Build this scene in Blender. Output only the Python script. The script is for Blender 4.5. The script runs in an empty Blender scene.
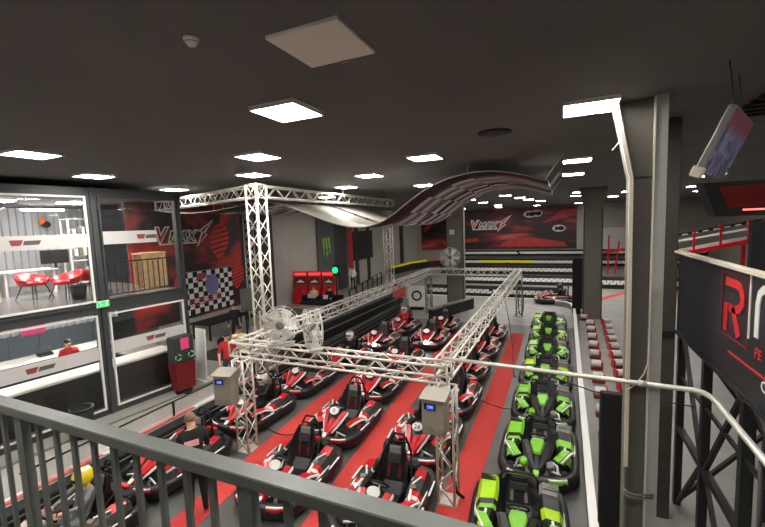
import bpy, bmesh, math, random
from mathutils import Vector, Matrix, Euler
random.seed(7)
PI = math.pi
sc = bpy.context.scene
col = sc.collection

# ------------------------------------------------------------------ helpers
def lin(c):
    return tuple(((v / 12.92) if v <= .04045 else ((v + .055) / 1.055) ** 2.4) for v in c)

def rgb(r, g, b):
    return lin((r / 255, g / 255, b / 255)) + (1,)

MATS = {}
def mat(name, c, rough=.6, metal=0., var=.0, scale=6., bump=0., emit=0., spec=.5):
    if name in MATS: return MATS[name]
    m = bpy.data.materials.new(name); m.use_nodes = True
    nt = m.node_tree; b = nt.nodes['Principled BSDF']
    b.inputs['Base Color'].default_value = c
    b.inputs['Roughness'].default_value = rough
    b.inputs['Metallic'].default_value = metal
    b.inputs['Specular IOR Level'].default_value = spec
    if emit:
        b.inputs['Emission Color'].default_value = c
        b.inputs['Emission Strength'].default_value = emit
    if var or bump:
        tc = nt.nodes.new('ShaderNodeTexCoord')
        n = nt.nodes.new('ShaderNodeTexNoise'); n.inputs['Scale'].default_value = scale; n.inputs['Detail'].default_value = 5
        nt.links.new(tc.outputs['Object'], n.inputs['Vector'])
        if var:
            r = nt.nodes.new('ShaderNodeValToRGB')
            lo = [max(0, v * (1 - var)) for v in c[:3]] + [1]; hi = [min(1, v * (1 + var)) for v in c[:3]] + [1]
            r.color_ramp.elements[0].position = .3; r.color_ramp.elements[1].position = .7
            r.color_ramp.elements[0].color = lo; r.color_ramp.elements[1].color = hi
            nt.links.new(n.outputs['Fac'], r.inputs['Fac']); nt.links.new(r.outputs['Color'], b.inputs['Base Color'])
        if bump:
            bp = nt.nodes.new('ShaderNodeBump'); bp.inputs['Strength'].default_value = bump; bp.inputs['Distance'].default_value = .02
            nt.links.new(n.outputs['Fac'], bp.inputs['Height']); nt.links.new(bp.outputs['Normal'], b.inputs['Normal'])
    MATS[name] = m
    return m

def mix_transparent(name, c, alpha, rough=.05, gloss=.1):
    m = bpy.data.materials.new(name); m.use_nodes = True
    nt = m.node_tree; nt.nodes.clear()
    o = nt.nodes.new('ShaderNodeOutputMaterial'); t = nt.nodes.new('ShaderNodeBsdfTransparent')
    d = nt.nodes.new('ShaderNodeBsdfDiffuse'); d.inputs['Color'].default_value = c
    g = nt.nodes.new('ShaderNodeBsdfGlossy'); g.inputs['Roughness'].default_value = rough
    m1 = nt.nodes.new('ShaderNodeMixShader'); m1.inputs[0].default_value = alpha
    m2 = nt.nodes.new('ShaderNodeMixShader')
    f = nt.nodes.new('ShaderNodeFresnel'); f.inputs['IOR'].default_value = 1.2 + gloss
    nt.links.new(t.outputs[0], m1.inputs[1]); nt.links.new(d.outputs[0], m1.inputs[2])
    nt.links.new(f.outputs[0], m2.inputs[0]); nt.links.new(m1.outputs[0], m2.inputs[1]); nt.links.new(g.outputs[0], m2.inputs[2])
    nt.links.new(m2.outputs[0], o.inputs[0])
    return m

class MB:
    def __init__(s): s.v = []; s.f = []; s.m = []; s.s = []
    def add(s, vs, fs, mi=0, smooth=False, M=None):
        b = len(s.v)
        s.v += [tuple(M @ Vector(p)) if M is not None else tuple(p) for p in vs]
        for f in fs:
            s.f.append([b + i for i in f]); s.m.append(mi); s.s.append(smooth)
        return s
    def box(s, c, d, mi=0, rot=None, bev=0):
        x, y, z = d[0] / 2, d[1] / 2, d[2] / 2
        M = Matrix.Translation(c) @ (Euler(rot).to_matrix().to_4x4() if rot else Matrix())
        if bev:
            # chamfered box: three nested loops in z
            b = min(bev, x * .9, y * .9, z * .9); vs = []; fs = []
            def loop(ix, iy, zz): 
                return [(-ix + b, -iy, zz), (ix - b, -iy, zz), (ix, -iy + b, zz), (ix, iy - b, zz), (ix - b, iy, zz), (-ix + b, iy, zz), (-ix, iy - b, zz), (-ix, -iy + b, zz)]
            rings = [loop(x - b * .6, y - b * .6, -z), loop(x, y, -z + b), loop(x, y, z - b), loop(x - b * .6, y - b * .6, z)]
            for r in rings: vs += r
            for k in range(3):
                for i in range(8):
                    j = (i + 1) % 8; fs.append((k * 8 + i, k * 8 + j, k * 8 + 8 + j, k * 8 + 8 + i))
            fs.append(tuple(range(7, -1, -1))); fs.append(tuple(range(24, 32)))
            return s.add(vs, fs, mi, False, M)
        vs = [(-x, -y, -z), (x, -y, -z), (x, y, -z), (-x, y, -z), (-x, -y, z), (x, -y, z), (x, y, z), (-x, y, z)]
        fs = [(0, 3, 2, 1), (4, 5, 6, 7), (0, 1, 5, 4), (1, 2, 6, 5), (2, 3, 7, 6), (3, 0, 4, 7)]
        return s.add(vs, fs, mi, False, M)
    def bar(s, a, b, w, h, mi=0, up=(0, 0, 1)):
        a = Vector(a); b = Vector(b); d = b - a; L = d.length; d.normalize()
        u = Vector(up)
        if abs(d.dot(u)) > .98: u = Vector((0, 1, 0))
        sx = d.cross(u).normalized(); sz = sx.cross(d).normalized()
        vs = []
        for p in (a, b):
            for i, j in ((-1, -1), (1, -1), (1, 1), (-1, 1)): vs.append(p + sx * (i * w / 2) + sz * (j * h / 2))
        return s.add(vs, [(0, 1, 2, 3), (7, 6, 5, 4), (0, 4, 5, 1), (1, 5, 6, 2), (2, 6, 7, 3), (3, 7, 4, 0)], mi)
    def sweep(s, path, sec, closed=False, mi=0, smooth=True, up=(0, 0, 1)):
        """sweep section [(side, up)] along path of points"""
        n = len(path); P = [Vector(p) for p in path]; k = len(sec); vs = []; fs = []
        for i in range(n):
            if closed: d = P[(i + 1) % n] - P[i - 1]
            else: d = P[min(i + 1, n - 1)] - P[max(i - 1, 0)]
            d.normalize(); u = Vector(up)
            if abs(d.dot(u)) > .97: u = Vector((0, 1, 0)) if abs(d.y) < .9 else Vector((1, 0, 0))
            sx = d.cross(u).normalized(); sz = sx.cross(d).normalized()
            for a, b in sec: vs.append(P[i] + sx * a + sz * b)
        for i in range(n if closed else n - 1):
            for j in range(k):
                a = i * k + j; b = i * k + (j + 1) % k; c = ((i + 1) % n) * k
                fs.append((a, c + j, c + (j + 1) % k, b))
        if not closed:
            fs.append(tuple(range(k))); fs.append(tuple(range(n * k - 1, (n - 1) * k - 1, -1)))
        return s.add(vs, fs, mi, smooth)
    def tube(s, path, r, n=8, mi=0, closed=False):
        return s.sweep(path, [(r * math.cos(2 * PI * i / n), r * math.sin(2 * PI * i / n)) for i in range(n)], closed, mi)
    def lathe(s, prof, n=20, c=(0, 0, 0), axis='z', mi=0, smooth=True, M=None):
        vs = []; fs = []; k = len(prof)
        for i in range(n):
            a = 2 * PI * i / n
            for r, h in prof:
                x, y = r * math.cos(a), r * math.sin(a)
                if axis == 'z': p = (x, y, h)
                elif axis == 'x': p = (h, x, y)
                else: p = (y, h, x)
                vs.append((p[0] + c[0], p[1] + c[1], p[2] + c[2]))
        for i in range(n):
            for j in range(k - 1):
                a = i * k + j; b = ((i + 1) % n) * k + j
                fs.append((a, b, b + 1, a + 1))
        return s.add(vs, fs, mi, smooth, M)
    def ell(s, c, r, n=16, m=10, mi=0, M=None, z0=-1., z1=1.):
        prof = []
        for j in range(m + 1):
            t = math.asin(z0) + (math.asin(z1) - math.asin(z0)) * j / m
            prof.append((max(math.cos(t), 1e-4), math.sin(t)))
        vs = []; fs = []; k = m + 1
        for i in range(n):
            a = 2 * PI * i / n
            for q, h in prof: vs.append((c[0] + r[0] * q * math.cos(a), c[1] + r[1] * q * math.sin(a), c[2] + r[2] * h))
        for i in range(n):
            for j in range(m):
                a = i * k + j; b = ((i + 1) % n) * k + j
                fs.append((a, b, b + 1, a + 1))
        return s.add(vs, fs, mi, True, M)
    def prism(s, pts, h0, h1, M=None, mi=0):
        n = len(pts)
        vs = [(p[0], p[1], h0) for p in pts] + [(p[0], p[1], h1) for p in pts]
        fs = [tuple(range(n - 1, -1, -1)), tuple(range(n, 2 * n))] + [(i, (i + 1) % n, n + (i + 1) % n, n + i) for i in range(n)]
        return s.add(vs, fs, mi, False, M)
    def loft(s, secs, mi=0, smooth=False, cap=True, mis=None):
        k = len(secs[0]); vs = [p for q in secs for p in q]
        b = len(s.v); s.v += [tuple(p) for p in vs]
        for i in range(len(secs) - 1):
            for j in range(k):
                s.f.append([b + i * k + j, b + i * k + (j + 1) % k, b + (i + 1) * k + (j + 1) % k, b + (i + 1) * k + j])
                s.m.append(mis(i, j) if mis else mi); s.s.append(smooth)
        if cap:
            s.f.append([b + j for j in range(k - 1, -1, -1)]); s.m.append(mi); s.s.append(False)
            e = b + (len(secs) - 1) * k
            s.f.append([e + j for j in range(k)]); s.m.append(mi); s.s.append(False)
        return s
    def build(s, name, mats, parent=None, loc=None, rot=None):
        me = bpy.data.meshes.new(name); me.from_pydata([tuple(p) for p in s.v], [], s.f)
        if not isinstance(mats, (list, tuple)): mats = [mats]
        for m in mats: me.materials.append(m)
        me.polygons.foreach_set('material_index', s.m); me.polygons.foreach_set('use_smooth', s.s)
        bm = bmesh.new(); bm.from_mesh(me); bmesh.ops.recalc_face_normals(bm, faces=bm.faces); bm.to_mesh(me); bm.free()
        me.update()
        o = bpy.data.objects.new(name, me); col.objects.link(o)
        if parent: o.parent = parent
        if loc: o.location = loc
        if rot: o.rotation_euler = rot
        return o

def tag(o, label, cat, group=None):
    o['label'] = label; o['category'] = cat
    if group: o['group'] = group
    return o
def struct(o):
    o['kind'] = 'structure'; return o
def thing(name, label, cat, loc=(0, 0, 0), rz=0, group=None):
    o = bpy.data.objects.new(name, None); o.empty_display_size = .2; col.objects.link(o)
    o.location = loc; o.rotation_euler = (0, 0, rz)
    return tag(o, label, cat, group)
def dup(src, loc, rz=0, label=None, group=None, skip=()):
    def cp(o, parent):
        c = o.copy(); col.objects.link(c)
        if parent is not None: c.parent = parent
        for ch in list(o.children):
            if ch.name.split('.')[0] in skip: continue
            cp(ch, c)
        return c
    r = cp(src, None); r.location = loc; r.rotation_euler = (0, 0, rz)
    if label: r['label'] = label
    if group: r['group'] = group
    return r
def text(name, body, size, m, parent, M, extrude=.004, shear=0., align='LEFT', sx=1., bold=.0):
    cu = bpy.data.curves.new(name + '_curve', 'FONT'); cu.body = body; cu.size = size; cu.extrude = extrude; cu.shear = shear; cu.align_x = align; cu.offset = bold
    cu.resolution_u = 3
    t = bpy.data.objects.new('tmp', cu); col.objects.link(t)
    dg = bpy.context.evaluated_depsgraph_get()
    me = bpy.data.meshes.new_from_object(t.evaluated_get(dg)); bpy.data.objects.remove(t)
    me.name = name; me.transform(M @ Matrix.Diagonal((sx, 1, 1, 1))); me.materials.clear(); me.materials.append(m)
    o = bpy.data.objects.new(name, me); col.objects.link(o)
    if parent: o.parent = parent
    return o
def basis(o, ex, ey):
    ex = Vector(ex).normalized(); ey = Vector(ey).normalized(); ez = ex.cross(ey)
    return Matrix(((ex.x, ey.x, ez.x, o[0]), (ex.y, ey.y, ez.y, o[1]), (ex.z, ey.z, ez.z, o[2]), (0, 0, 0, 1)))
def stroke(mb, pts, w, h0, h1, M, mi=0):
    """flat 2D stroke with mitred joints extruded h0..h1"""
    P = [Vector((p[0], p[1])) for p in pts]; L = []; R = []
    for i in range(len(P)):
        d = (P[min(i + 1, len(P) - 1)] - P[max(i - 1, 0)]).normalized(); n = Vector((-d.y, d.x))
        L.append(P[i] + n * w / 2); R.append(P[i] - n * w / 2)
    for i in range(len(P) - 1):
        mb.prism([R[i], R[i + 1], L[i + 1], L[i]], h0, h1, M, mi)

# ------------------------------------------------------------------ camera
cam_d = bpy.data.cameras.new('camera'); cam = bpy.data.objects.new('camera', cam_d); col.objects.link(cam)
cam_d.sensor_width = 36; cam_d.lens = 396 / 765 * 36; cam_d.clip_start = .05; cam_d.clip_end = 200
RX = (0.91274403, 0.40688915, -0.03659995); RY = (0.00558518, -0.10200883, -0.99476781); RF = (-0.40849375, 0.90776397, -0.0953805)
cam.matrix_world = Matrix(((RX[0], -RY[0], -RF[0], 0), (RX[1], -RY[1], -RF[1], 0), (RX[2], -RY[2], -RF[2], 4.8), (0, 0, 0, 1)))
sc.camera = cam

# ------------------------------------------------------------------ materials
M_floor = mat('track_floor', rgb(136, 134, 128), .42, var=.16, scale=1.3, bump=.05)
M_light_floor = mat('screed_floor', rgb(156, 152, 144), .38, var=.06, scale=2.)
M_ceil = mat('ceiling_dark', rgb(102, 102, 101), .8, var=.10, scale=.7)
M_wall = mat('wall_grey', rgb(172, 167, 158), .8, var=.05, scale=1.)
M_wall_dark = mat('wall_dark', rgb(52, 52, 54), .7, var=.08, scale=1.)
M_carpet = mat('red_carpet', rgb(196, 60, 54), .9, var=.12, scale=30., bump=.2)
M_black = mat('black_plastic', rgb(23, 23, 24), .42)
M_matte = mat('black_matte', rgb(17, 17, 18), .75)
M_rubber = mat('rubber', rgb(20, 20, 20), .7)
M_red = mat('red_bodywork', rgb(200, 24, 34), .28)
M_white = mat('white_plastic', rgb(232, 230, 224), .4)
M_lime = mat('lime_bodywork', rgb(176, 222, 20), .3)
M_green = mat('green_bodywork', rgb(132, 206, 60), .3)
M_olive = mat('graphite_panel', rgb(50, 47, 42), .45)
M_grey = mat('grey_plastic', rgb(125, 122, 116), .5)
M_alu = mat('aluminium_truss', rgb(222, 218, 208), .36, metal=.5)
M_steel = mat('galvanised_pipe', rgb(206, 202, 192), .38, metal=.5)
M_rail = mat('railing_paint', rgb(92, 95, 90), .42, var=.10, scale=14., bump=.04)
M_frame = mat('office_frame_paint', rgb(60, 64, 65), .5)
M_boxgrey = mat('cabinet_grey', rgb(150, 144, 132), .5, var=.04)
M_pillar = mat('pillar_paint', rgb(112, 109, 100), .6, var=.05, scale=2.)
M_flange = mat('pillar_flange', rgb(168, 168, 160), .5)
M_cream = mat('cream_trunking', rgb(214, 206, 188), .5)
M_dark_col = mat('dark_column', rgb(62, 58, 52), .7, var=.08)
M_lattice = mat('lattice_black', rgb(34, 34, 34), .5)
M_sign = mat('sign_board_black', rgb(36, 38, 44), .32)
M_dkred = mat('dark_red', rgb(112, 18, 24), .4)
M_skin = mat('skin', rgb(222, 170, 142), .6)
M_hair_b = mat('hair_dark', rgb(44, 32, 26), .7)
M_hair_l = mat('hair_light_brown', rgb(126, 100, 74), .7)
M_cloth_k = mat('cloth_black', rgb(26, 26, 29), .9)
M_jeans = mat('cloth_jeans', rgb(52, 66, 92), .9)
M_cloth_w = mat('cloth_white', rgb(226, 222, 214), .9)
M_cloth_c = mat('cloth_cream', rgb(226, 208, 160), .9)
M_cloth_r = mat('cloth_red', rgb(196, 36, 40), .9)
M_cloth_g = mat('cloth_grey', rgb(128, 128, 128), .9)
M_cloth_b = mat('cloth_blue_grey', rgb(112, 128, 170), .9)
M_yellow = mat('yellow_paint', rgb(240, 222, 40), .4)
M_silver = mat('silver_metal', rgb(226, 224, 218), .38, metal=.6)
M_lamp = mat('lamp_diffuser', (1, .965, .91, 1), .5, emit=26)
M_tube = mat('lamp_tube', (1, .97, .93, 1), .5, emit=18)
M_lampoff = mat('unlit_panel', rgb(238, 234, 226), .6)
M_headlight = mat('headlight_lens', (.85, .9, 1, 1), .3, emit=22)
M_greenlamp = mat('green_lamp', (.0, .75, .2, 1), .3, emit=.6)
M_exit = mat('exit_sign_green', (.01, .6, .1, 1), .4, emit=.35)
M_blue = mat('blue_display', (.06, .14, .8, 1), .3, emit=.35)
M_glass = mix_transparent('window_glass', (.8, .85, .85, 1), .006, .03, .1)
M_frost = mix_transparent('frosted_band_film', (.8, .78, .76, 1), .72, .3, .05)
M_acryl = mix_transparent('clear_panel', (.8, .8, .78, 1), .25, .1, .1)
M_pink = mat('pink_sheet', rgb(238, 74, 132), .6)
M_wood = mat('crate_wood', rgb(190, 158, 112), .7, var=.15, scale=8.)
M_darkwood = mat('counter_front', rgb(32, 27, 25), .4, var=.15, scale=3.)
M_orange = mat('orange', rgb(230, 120, 50), .5)
M_bluegrey = mat('container_blue_grey', rgb(96, 108, 116), .6, var=.06)
M_corr = mat('corrugated_white', rgb(196, 198, 202), .5)
M_woodfloor = mat('office_floor', rgb(120, 116, 112), .22, var=.08, scale=3.)
M_cable = mat('black_cable', rgb(18, 18, 18), .6)
M_monster = mat('claw_green', rgb(150, 205, 60), .5)

# ------------------------------------------------------------------ setting
XL, XR, YF, ZC = -15.5, 13.0, 44.5, 6.2
struct(MB().box(((XL + XR) / 2 - 3, 20, -.1), (XR - XL + 8, 62, .2)).build('floor', M_floor))
struct(MB().box(((XL + XR) / 2 - 3, 20, ZC + .1), (XR - XL + 8, 62, .2)).build('ceiling', M_ceil))
struct(MB().box(((XL + XR) / 2, YF + .15, ZC / 2), (XR - XL + .6, .3, ZC)).build('wall_far', M_wall))
struct(MB().box((XL - .15, 27.8, ZC / 2), (.3, 33.4, ZC)).build('wall_left', M_wall))
struct(MB().box((XR + .15, 18, ZC / 2), (.3, 53, ZC)).build('wall_right', M_wall))
# pale walkway beside the office, dark panels on the left wall, mezzanine under the camera
struct(MB().box((-11.7, 12.2, .006), (7.6, 22, .012)).build('trim_1', M_light_floor))
struct(MB().box((-1.5, -.7, 2.95), (6.2, 2.8, .25)).build('floor_mezzanine', M_wall_dark))
struct(MB().box((-5.5, -2.2, ZC / 2), (30, .2, ZC)).build('wall_rear', M_wall))
b = MB()
b.box((XL + .03, 17.4, 3.1), (.06, 2.6, 6.2)); b.box((XL + .05, 24.0, 3.1), (.1, .9, 6.2)); b.box((XL + .03, 26.1, 3.1), (.06, 3.0, 6.2))
b.box((XL + .05, 31.4, 3.1), (.1, .5, 6.2)); b.box((XL + .05, 39.5, 3.1), (.1, .9, 6.2)); b.box((XL + .05, 29.2, 3.1), (.1, .5, 6.2))
struct(b.build('trim_2', M_wall_dark))
# pale office-corner edge kerb line of the walkway
struct(MB().bar((-10.75, 3, .03), (-10.05, 9.2, .03), .06, .04).build('trim_3', M_grey))

struct(MB().box((-3.6, 9.6, .0015), (8.4, 18.5, .003)).build('trim_5', mat('pit_floor_paint', rgb(92, 92, 87), .45, var=.18, scale=1.2, bump=.05)))
struct(MB().box((-9.9, 17.6, .009), (4.2, 12.6, .018)).build('trim_6', MATS['pit_floor_paint']))
# red strips between the kart rows
def strip(name, pts, w, label):
    vs = []; fs = []
    for i, (x, y) in enumerate(pts): vs += [(x - w / 2, y, .004), (x + w / 2, y, .004), (x - w / 2, y, .012), (x + w / 2, y, .012)]
    for i in range(len(pts) - 1):
        a = 4 * i; c = a + 4
        fs += [(a, a + 1, c + 1, c), (a + 2, c + 2, c + 3, a + 3), (a, c, c + 2, a + 2), (a + 1, a + 3, c + 3, c + 1)]
    fs += [(0, 2, 3, 1), (4 * len(pts) - 4, 4 * len(pts) - 3, 4 * len(pts) - 1, 4 * len(pts) - 2)]
    o = MB().add(vs, fs).build(name, M_carpet)
    tag(o, label, 'carpet strip', 'red strips on the pit floor')
strip('carpet_strip', [(-1.62, 3.2), (-1.6, 7), (-1.58, 11), (-1.62, 17.4)], .54, 'red floor strip running between the lime karts and the gantry')
strip('carpet_strip', [(-3.4, 3), (-3.65, 6.5), (-3.82, 9), (-3.94, 12), (-4.02, 17)], .53, 'red floor strip down the middle, between two rows of red karts')
strip('carpet_strip', [(-5.6, 3), (-5.78, 6), (-5.95, 8.5), (-6.0, 11)], .52, 'red floor strip under the man in black, beside the leftmost kart row')

# ------------------------------------------------------------------ office block on the left
p0 = Vector((-11.02, 6.35, 0)); dS = Vector((.14, .99, 0)).normalized(); dT = Vector((-dS.y, dS.x, 0))
def O(s, t, z): return tuple(p0 + dS * s + dT * t + Vector((0, 0, z)))
OM = basis(p0, dS, dT)    # local x = along the front, local y = into the office
def oth(name, label, cat, s, t, z, rz=0, group=None):
    o = thing(name, label, cat, O(s, t, z), math.atan2(dS.y, dS.x) + rz, group); return o
OR = math.atan2(dS.y, dS.x)
def ostruct(mb, name, m):
    o = mb.build(name, m); o.matrix_world = OM; return struct(o)
b = MB()
for s in (-7., 0., 2.3):
    b.box((s, .1, 3.02), (.24 if s == 0 else .16, .2, 6.04)); b.box((s, -.02, 3.02), (.05, .05, 6.04))
b.box((-2.4, .1, 5.93), (9.6, .2, .22)); b.box((-2.4, .1, 2.92), (9.6, .22, .30)); b.box((-2.4, -.03, 3.0), (9.6, .06, .06)); b.box((-2.4, .1, .09), (9.6, .2, .18))
b.box((-2.4, 7.9, 2.92), (9.6, .1, .3))
ostruct(b, 'wall_office_front', M_frame)
ostruct(MB().box((-2.4, 4.1, 3.0), (9.6, 7.6, .1)), 'floor_office_upper', M_woodfloor)
ostruct(MB().box((-2.4, 4.1, 5.98), (9.6, 7.8, .08)), 'ceiling_office', M_ceil)
ostruct(MB().box((-2.4, 4.1, .03), (9.6, 7.6, .06)), 'floor_office_lower', M_grey)
b = MB(); 
pts = []
for i in range(44):
    x = -7 + i * .22; pts += [(x, 7.6), (x + .09, 7.6), (x + .11, 7.5), (x + .2, 7.5)]
n = len(pts)
b.add([(x, y, 3.05) for x, y in pts] + [(x, y, 5.94) for x, y in pts], [(i, i + 1, n + i + 1, n + i) for i in range(n - 1)])
b.box((-2.4, 7.75, 4.5), (9.6, .1, 2.9))
ostruct(b, 'wall_office_upper', M_corr)
b = MB(); b.box((-2.4, 5.4, .84), (9.6, .1, 1.56))
for i in range(12): b.box((-7 + i * .8, 5.33, .84), (.05, .05, 1.56))
ostruct(b, 'wall_office_lower', M_bluegrey)
b = MB(); pts = []
for i in range(44):
    x = -7 + i * .22; pts += [(x, 5.4), (x + .09, 5.4), (x + .11, 5.3), (x + .2, 5.3)]
b.add([(x, y, 1.62) for x, y in pts] + [(x, y, 2.78) for x, y in pts], [(i, i + 1, n + i + 1, n + i) for i in range(n - 1)])
ostruct(b, 'trim_4', M_corr)

# windows: frame > pane, frosted band > printed logos
def office_window(name, s0, s1, z0, z1, zb, fmat):
    f = .045; b = MB(); y = -.02
    for z in (z0, z1): b.box(((s0 + s1) / 2, y, z), (s1 - s0 + f, .06, f))
    for s in (s0, s1): b.box((s, y, (z0 + z1) / 2), (f, .06, z1 - z0))
    w = b.build(name, fmat); w.matrix_world = OM; struct(w)
    MB().box(((s0 + s1) / 2, .0, (z0 + z1) / 2), (s1 - s0 - f, .012, z1 - z0 - f)).build('pane', M_glass, w)
    e1 = s1 - .62 if name == 'window_2' else s1 - f / 2
    fb = MB().box(((s0 + f / 2 + e1) / 2, -.012, zb), (e1 - s0 - f / 2, .004, .34)).build('frosted_band', M_frost, w)
    k = s0 + .9
    while k < s1 - .3:
        q = MB(); q.prism([(k, zb - .06), (k + .16, zb - .06), (k + .22, zb + .07), (k - .03, zb + .07)], -.0, .003, Matrix.Rotation(PI / 2, 4, 'X') @ Matrix.Translation((0, 0, .016)))
        q.prism([(k + .2, zb - .05), (k + .5, zb - .05), (k + .55, zb + .05), (k + .24, zb + .05)], 0, .003, Matrix.Rotation(PI / 2, 4, 'X') @ Matrix.Translation((0, 0, .016)), 1)
        q.build('logo', [mat('logo_red', rgb(150, 66, 66), .6), mat('logo_dark', rgb(96, 82, 78), .6)], fb)
        k += 1.45
office_window('window_1', -6.9, -.15, 3.1, 5.8, 4.7, M_white)
office_window('window_2', .16, 2.2, 3.1, 5.8, 4.74, M_frame)
office_window('window_3', -6.9, -.15, .2, 2.72, 1.72, M_white)
office_window('window_4', .16, 2.2, .2, 2.72, 1.8, M_white)

# office contents, upper floor
def rotz(o): return o
t = oth('balcony_railing', 'black balcony railing on the upper office floor behind the second window', 'railing', 1.2, .45, 3.05)
b = MB(); b.box((0, 0, 1.0), (1.95, .05, .04)); b.box((0, 0, .1), (1.95, .03, .03)); b.build('handrail', M_matte, t)
for i in range(13):
    MB().box((-.9 + i * .15, 0, .53), (.018, .018, .86)).build('baluster', M_matte, t)
t = oth('crate_stack', 'pale wooden slatted crate bench on the upper office floor', 'crate', 2.3, 1.9, 3.05)
b = MB()
for i in range(6): b.box((-.32 + i * .13, -.3, .55), (.1, .03, 1.1))
for i in range(6): b.box((-.32 + i * .13, .3, .55), (.1, .03, 1.1))
b.build('slats', M_wood, t)
MB().box((0, 0, 1.12), (.8, .66, .04)).build('lid', M_wood, t)
def red_chair(label, s, t_, rz):
    t = oth('lounge_chair', label, 'chair', s, t_, 3.05, rz, 'red lounge chairs upstairs')
    b = MB(); secs = []
    for i in range(9):
        a = -PI * .62 + PI * 1.24 * i / 8; secs.append((a, ))
    vs = []; fs = []
    for i in range(13):
        a = -PI * .65 + PI * 1.3 * i / 12; h = .78 - .22 * abs(i - 6) / 6
        for r, z in ((.2, .38), (.36, .46), (.42, h), (.37, h), (.3, .5), (.15, .44)): vs.append((r * math.sin(a), r * math.cos(a), z))
    for i in range(12):
        for j in range(6): fs.append((i * 6 + j, i * 6 + (j + 1) % 6, i * 6 + 6 + (j + 1) % 6, i * 6 + 6 + j))
    fs += [(0, 1, 2, 3, 4, 5), tuple(range(77, 71, -1))]
    b.add(vs, fs, 0, True); b.build('backrest', M_red, t)
    MB().lathe([(.001, .4), (.3, .4), (.34, .44), (.3, .5), (.001, .5)], 16).build('seat', M_red, t)
    for sx in (-1, 1):
        for sy in (-1, 1): MB().tube([(sx * .18, sy * .18, .4), (sx * .3, sy * .3, .01)], .014).build('leg', M_matte, t)
red_chair('red shell lounge chair by the white drawers upstairs', -.5, 2.9, .4)
red_chair('red shell lounge chair in front of the black monitor upstairs', .05, 2.2, -1.2)
red_chair('small red chair behind the balcony railing upstairs', .85, 2.6, 2.2)
t = oth('drawer_cabinet', 'white drawer cabinet under the upstairs desk', 'cabinet', -1.4, 3.4, 3.05)
MB().box((0, 0, .36), (.5, .5, .72), bev=.01).build('body', M_white, t)
for k in range(3):
    d = MB().box((0, -.255, .14 + k * .22), (.46, .02, .19)).build('drawer', M_white, t)
    MB().box((0, -.272, .16 + k * .22), (.16, .015, .02)).build('handle', M_grey, d)
t = oth('desk', 'long white desk along the upstairs corrugated wall', 'desk', -1.6, 4.4, 3.05)
MB().box((0, 0, .75), (4.2, .8, .04)).build('desktop', M_white, t)
for s in (-2, -.6, .8, 2): MB().box((s, 0, .365), (.05, .7, .73)).build('leg', M_white, t)
t = oth('monitor', 'black computer monitor on the white upstairs desk', 'monitor', .5, 4.2, 3.82)
MB().box((0, 0, .36), (.75, .05, .44), bev=.01).build('screen', M_matte, t); MB().box((0, 0, .07), (.06, .05, .16)).build('stand', M_matte, t); MB().box((0, 0, .008), (.26, .2, .016)).build('base', M_matte, t)
for k, (s, lab) in enumerate(((-2.1, 'white paper tray on the far left of the upstairs desk'), (-1.5, 'white printer on the upstairs desk'))):
    t = oth('printer' if k else 'paper_tray', lab, 'printer' if k else 'tray', s, 4.3, 3.82)
    MB().box((0, 0, .12), (.34, .3, .24), bev=.03).build('body', M_white, t); MB().box((0, -.16, .06), (.24, .06, .02)).build('tray', M_grey, t)
tag(MB().lathe([(.001, 0), (.05, 0), (.05, .2), (.02, .26), (.02, .31), (.001, .31)], 12).build('bottle', M_matte), 'small black bottle on the upstairs white desk', 'bottle').location = O(-.95, 4.2, 3.82)
t = oth('waste_basket', 'black round waste basket on the upstairs floor by the red chairs', 'bin', .0, 1.3, 3.05)
MB().lathe([(.001, .01), (.15, .01), (.2, .38), (.18, .38), (.14, .04), (.001, .04)], 18).build('bucket', M_matte, t); MB().lathe([(.19, .36), (.215, .37), (.215, .4), (.19, .4)], 18).build('rim', M_black, t)
t = oth('wall_ornament', 'small orange and black ornament on the upstairs corrugated wall', 'ornament', 1.28, 7.42, 5.3)
MB().ell((0, -.05, .12), (.12, .05, .16)).build('body', M_orange, t); MB().ell((.1, -.06, .02), (.16, .05, .12)).build('wing', M_matte, t)
t = oth('glass_cabinet', 'tall glass cabinet with white frame upstairs beside the monitor', 'cabinet', 1.5, 5.2, 3.05)
b = MB()
for s in (-.3, .3):
    for q in (-.3, .3): b.box((s, q, 1.2), (.05, .05, 2.4))
for z in (.1, .9, 1.6, 2.38): b.box((0, 0, z), (.65, .65, .03))
b.build('frame', M_white, t)
for k, z in enumerate((.3, 1.05, 1.75)):
    q = MB()
    for i in range(4): q.box((-.21 + i * .14, 0, z + .13 + .02 * i), (.11, .3, .22 + .04 * i), i % 2)
    q.build('stored_goods', [M_grey, M_white], t)
t = oth('tube_lamp', 'bright white tube lamp hanging upstairs in front of the corrugated wall', 'lamp', .78, 5.6, 5.78)
MB().tube([(-.6, 0, .0), (.6, 0, .0)], .035).build('tube', M_tube, t)
q = MB(); q.box((0, 0, .06), (1.26, .08, .05)); q.tube([(-.4, 0, .08), (-.4, 0, .15)], .008); q.tube([(.4, 0, .08), (.4, 0, .15)], .008); q.build('housing', M_matte, t)
for k, (s, tt, lab) in enumerate(((-2.3, 3.2, 'square office ceiling light nearest the left edge upstairs'), (-.9, 3.4, 'square office ceiling light over the red chairs upstairs'), (.9, 3.6, 'square office ceiling light behind the second upstairs window'), (-4.6, 3.6, 'square office ceiling light at the near end of the upstairs room'))):
    t = oth('office_light', lab, 'ceiling light', s, tt, 5.89, 0, 'office ceiling lights')
    MB().box((0, 0, 0), (.6, .6, .03)).build('diffuser', M_lamp, t); MB().box((0, 0, .03), (.66, .66, .03)).build('frame', M_white, t)
t = oth('blackboard', 'dark wall screen hanging under the upstairs ceiling beside the tube lamp', 'screen', -1.25, 6.9, 5.15)
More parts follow.
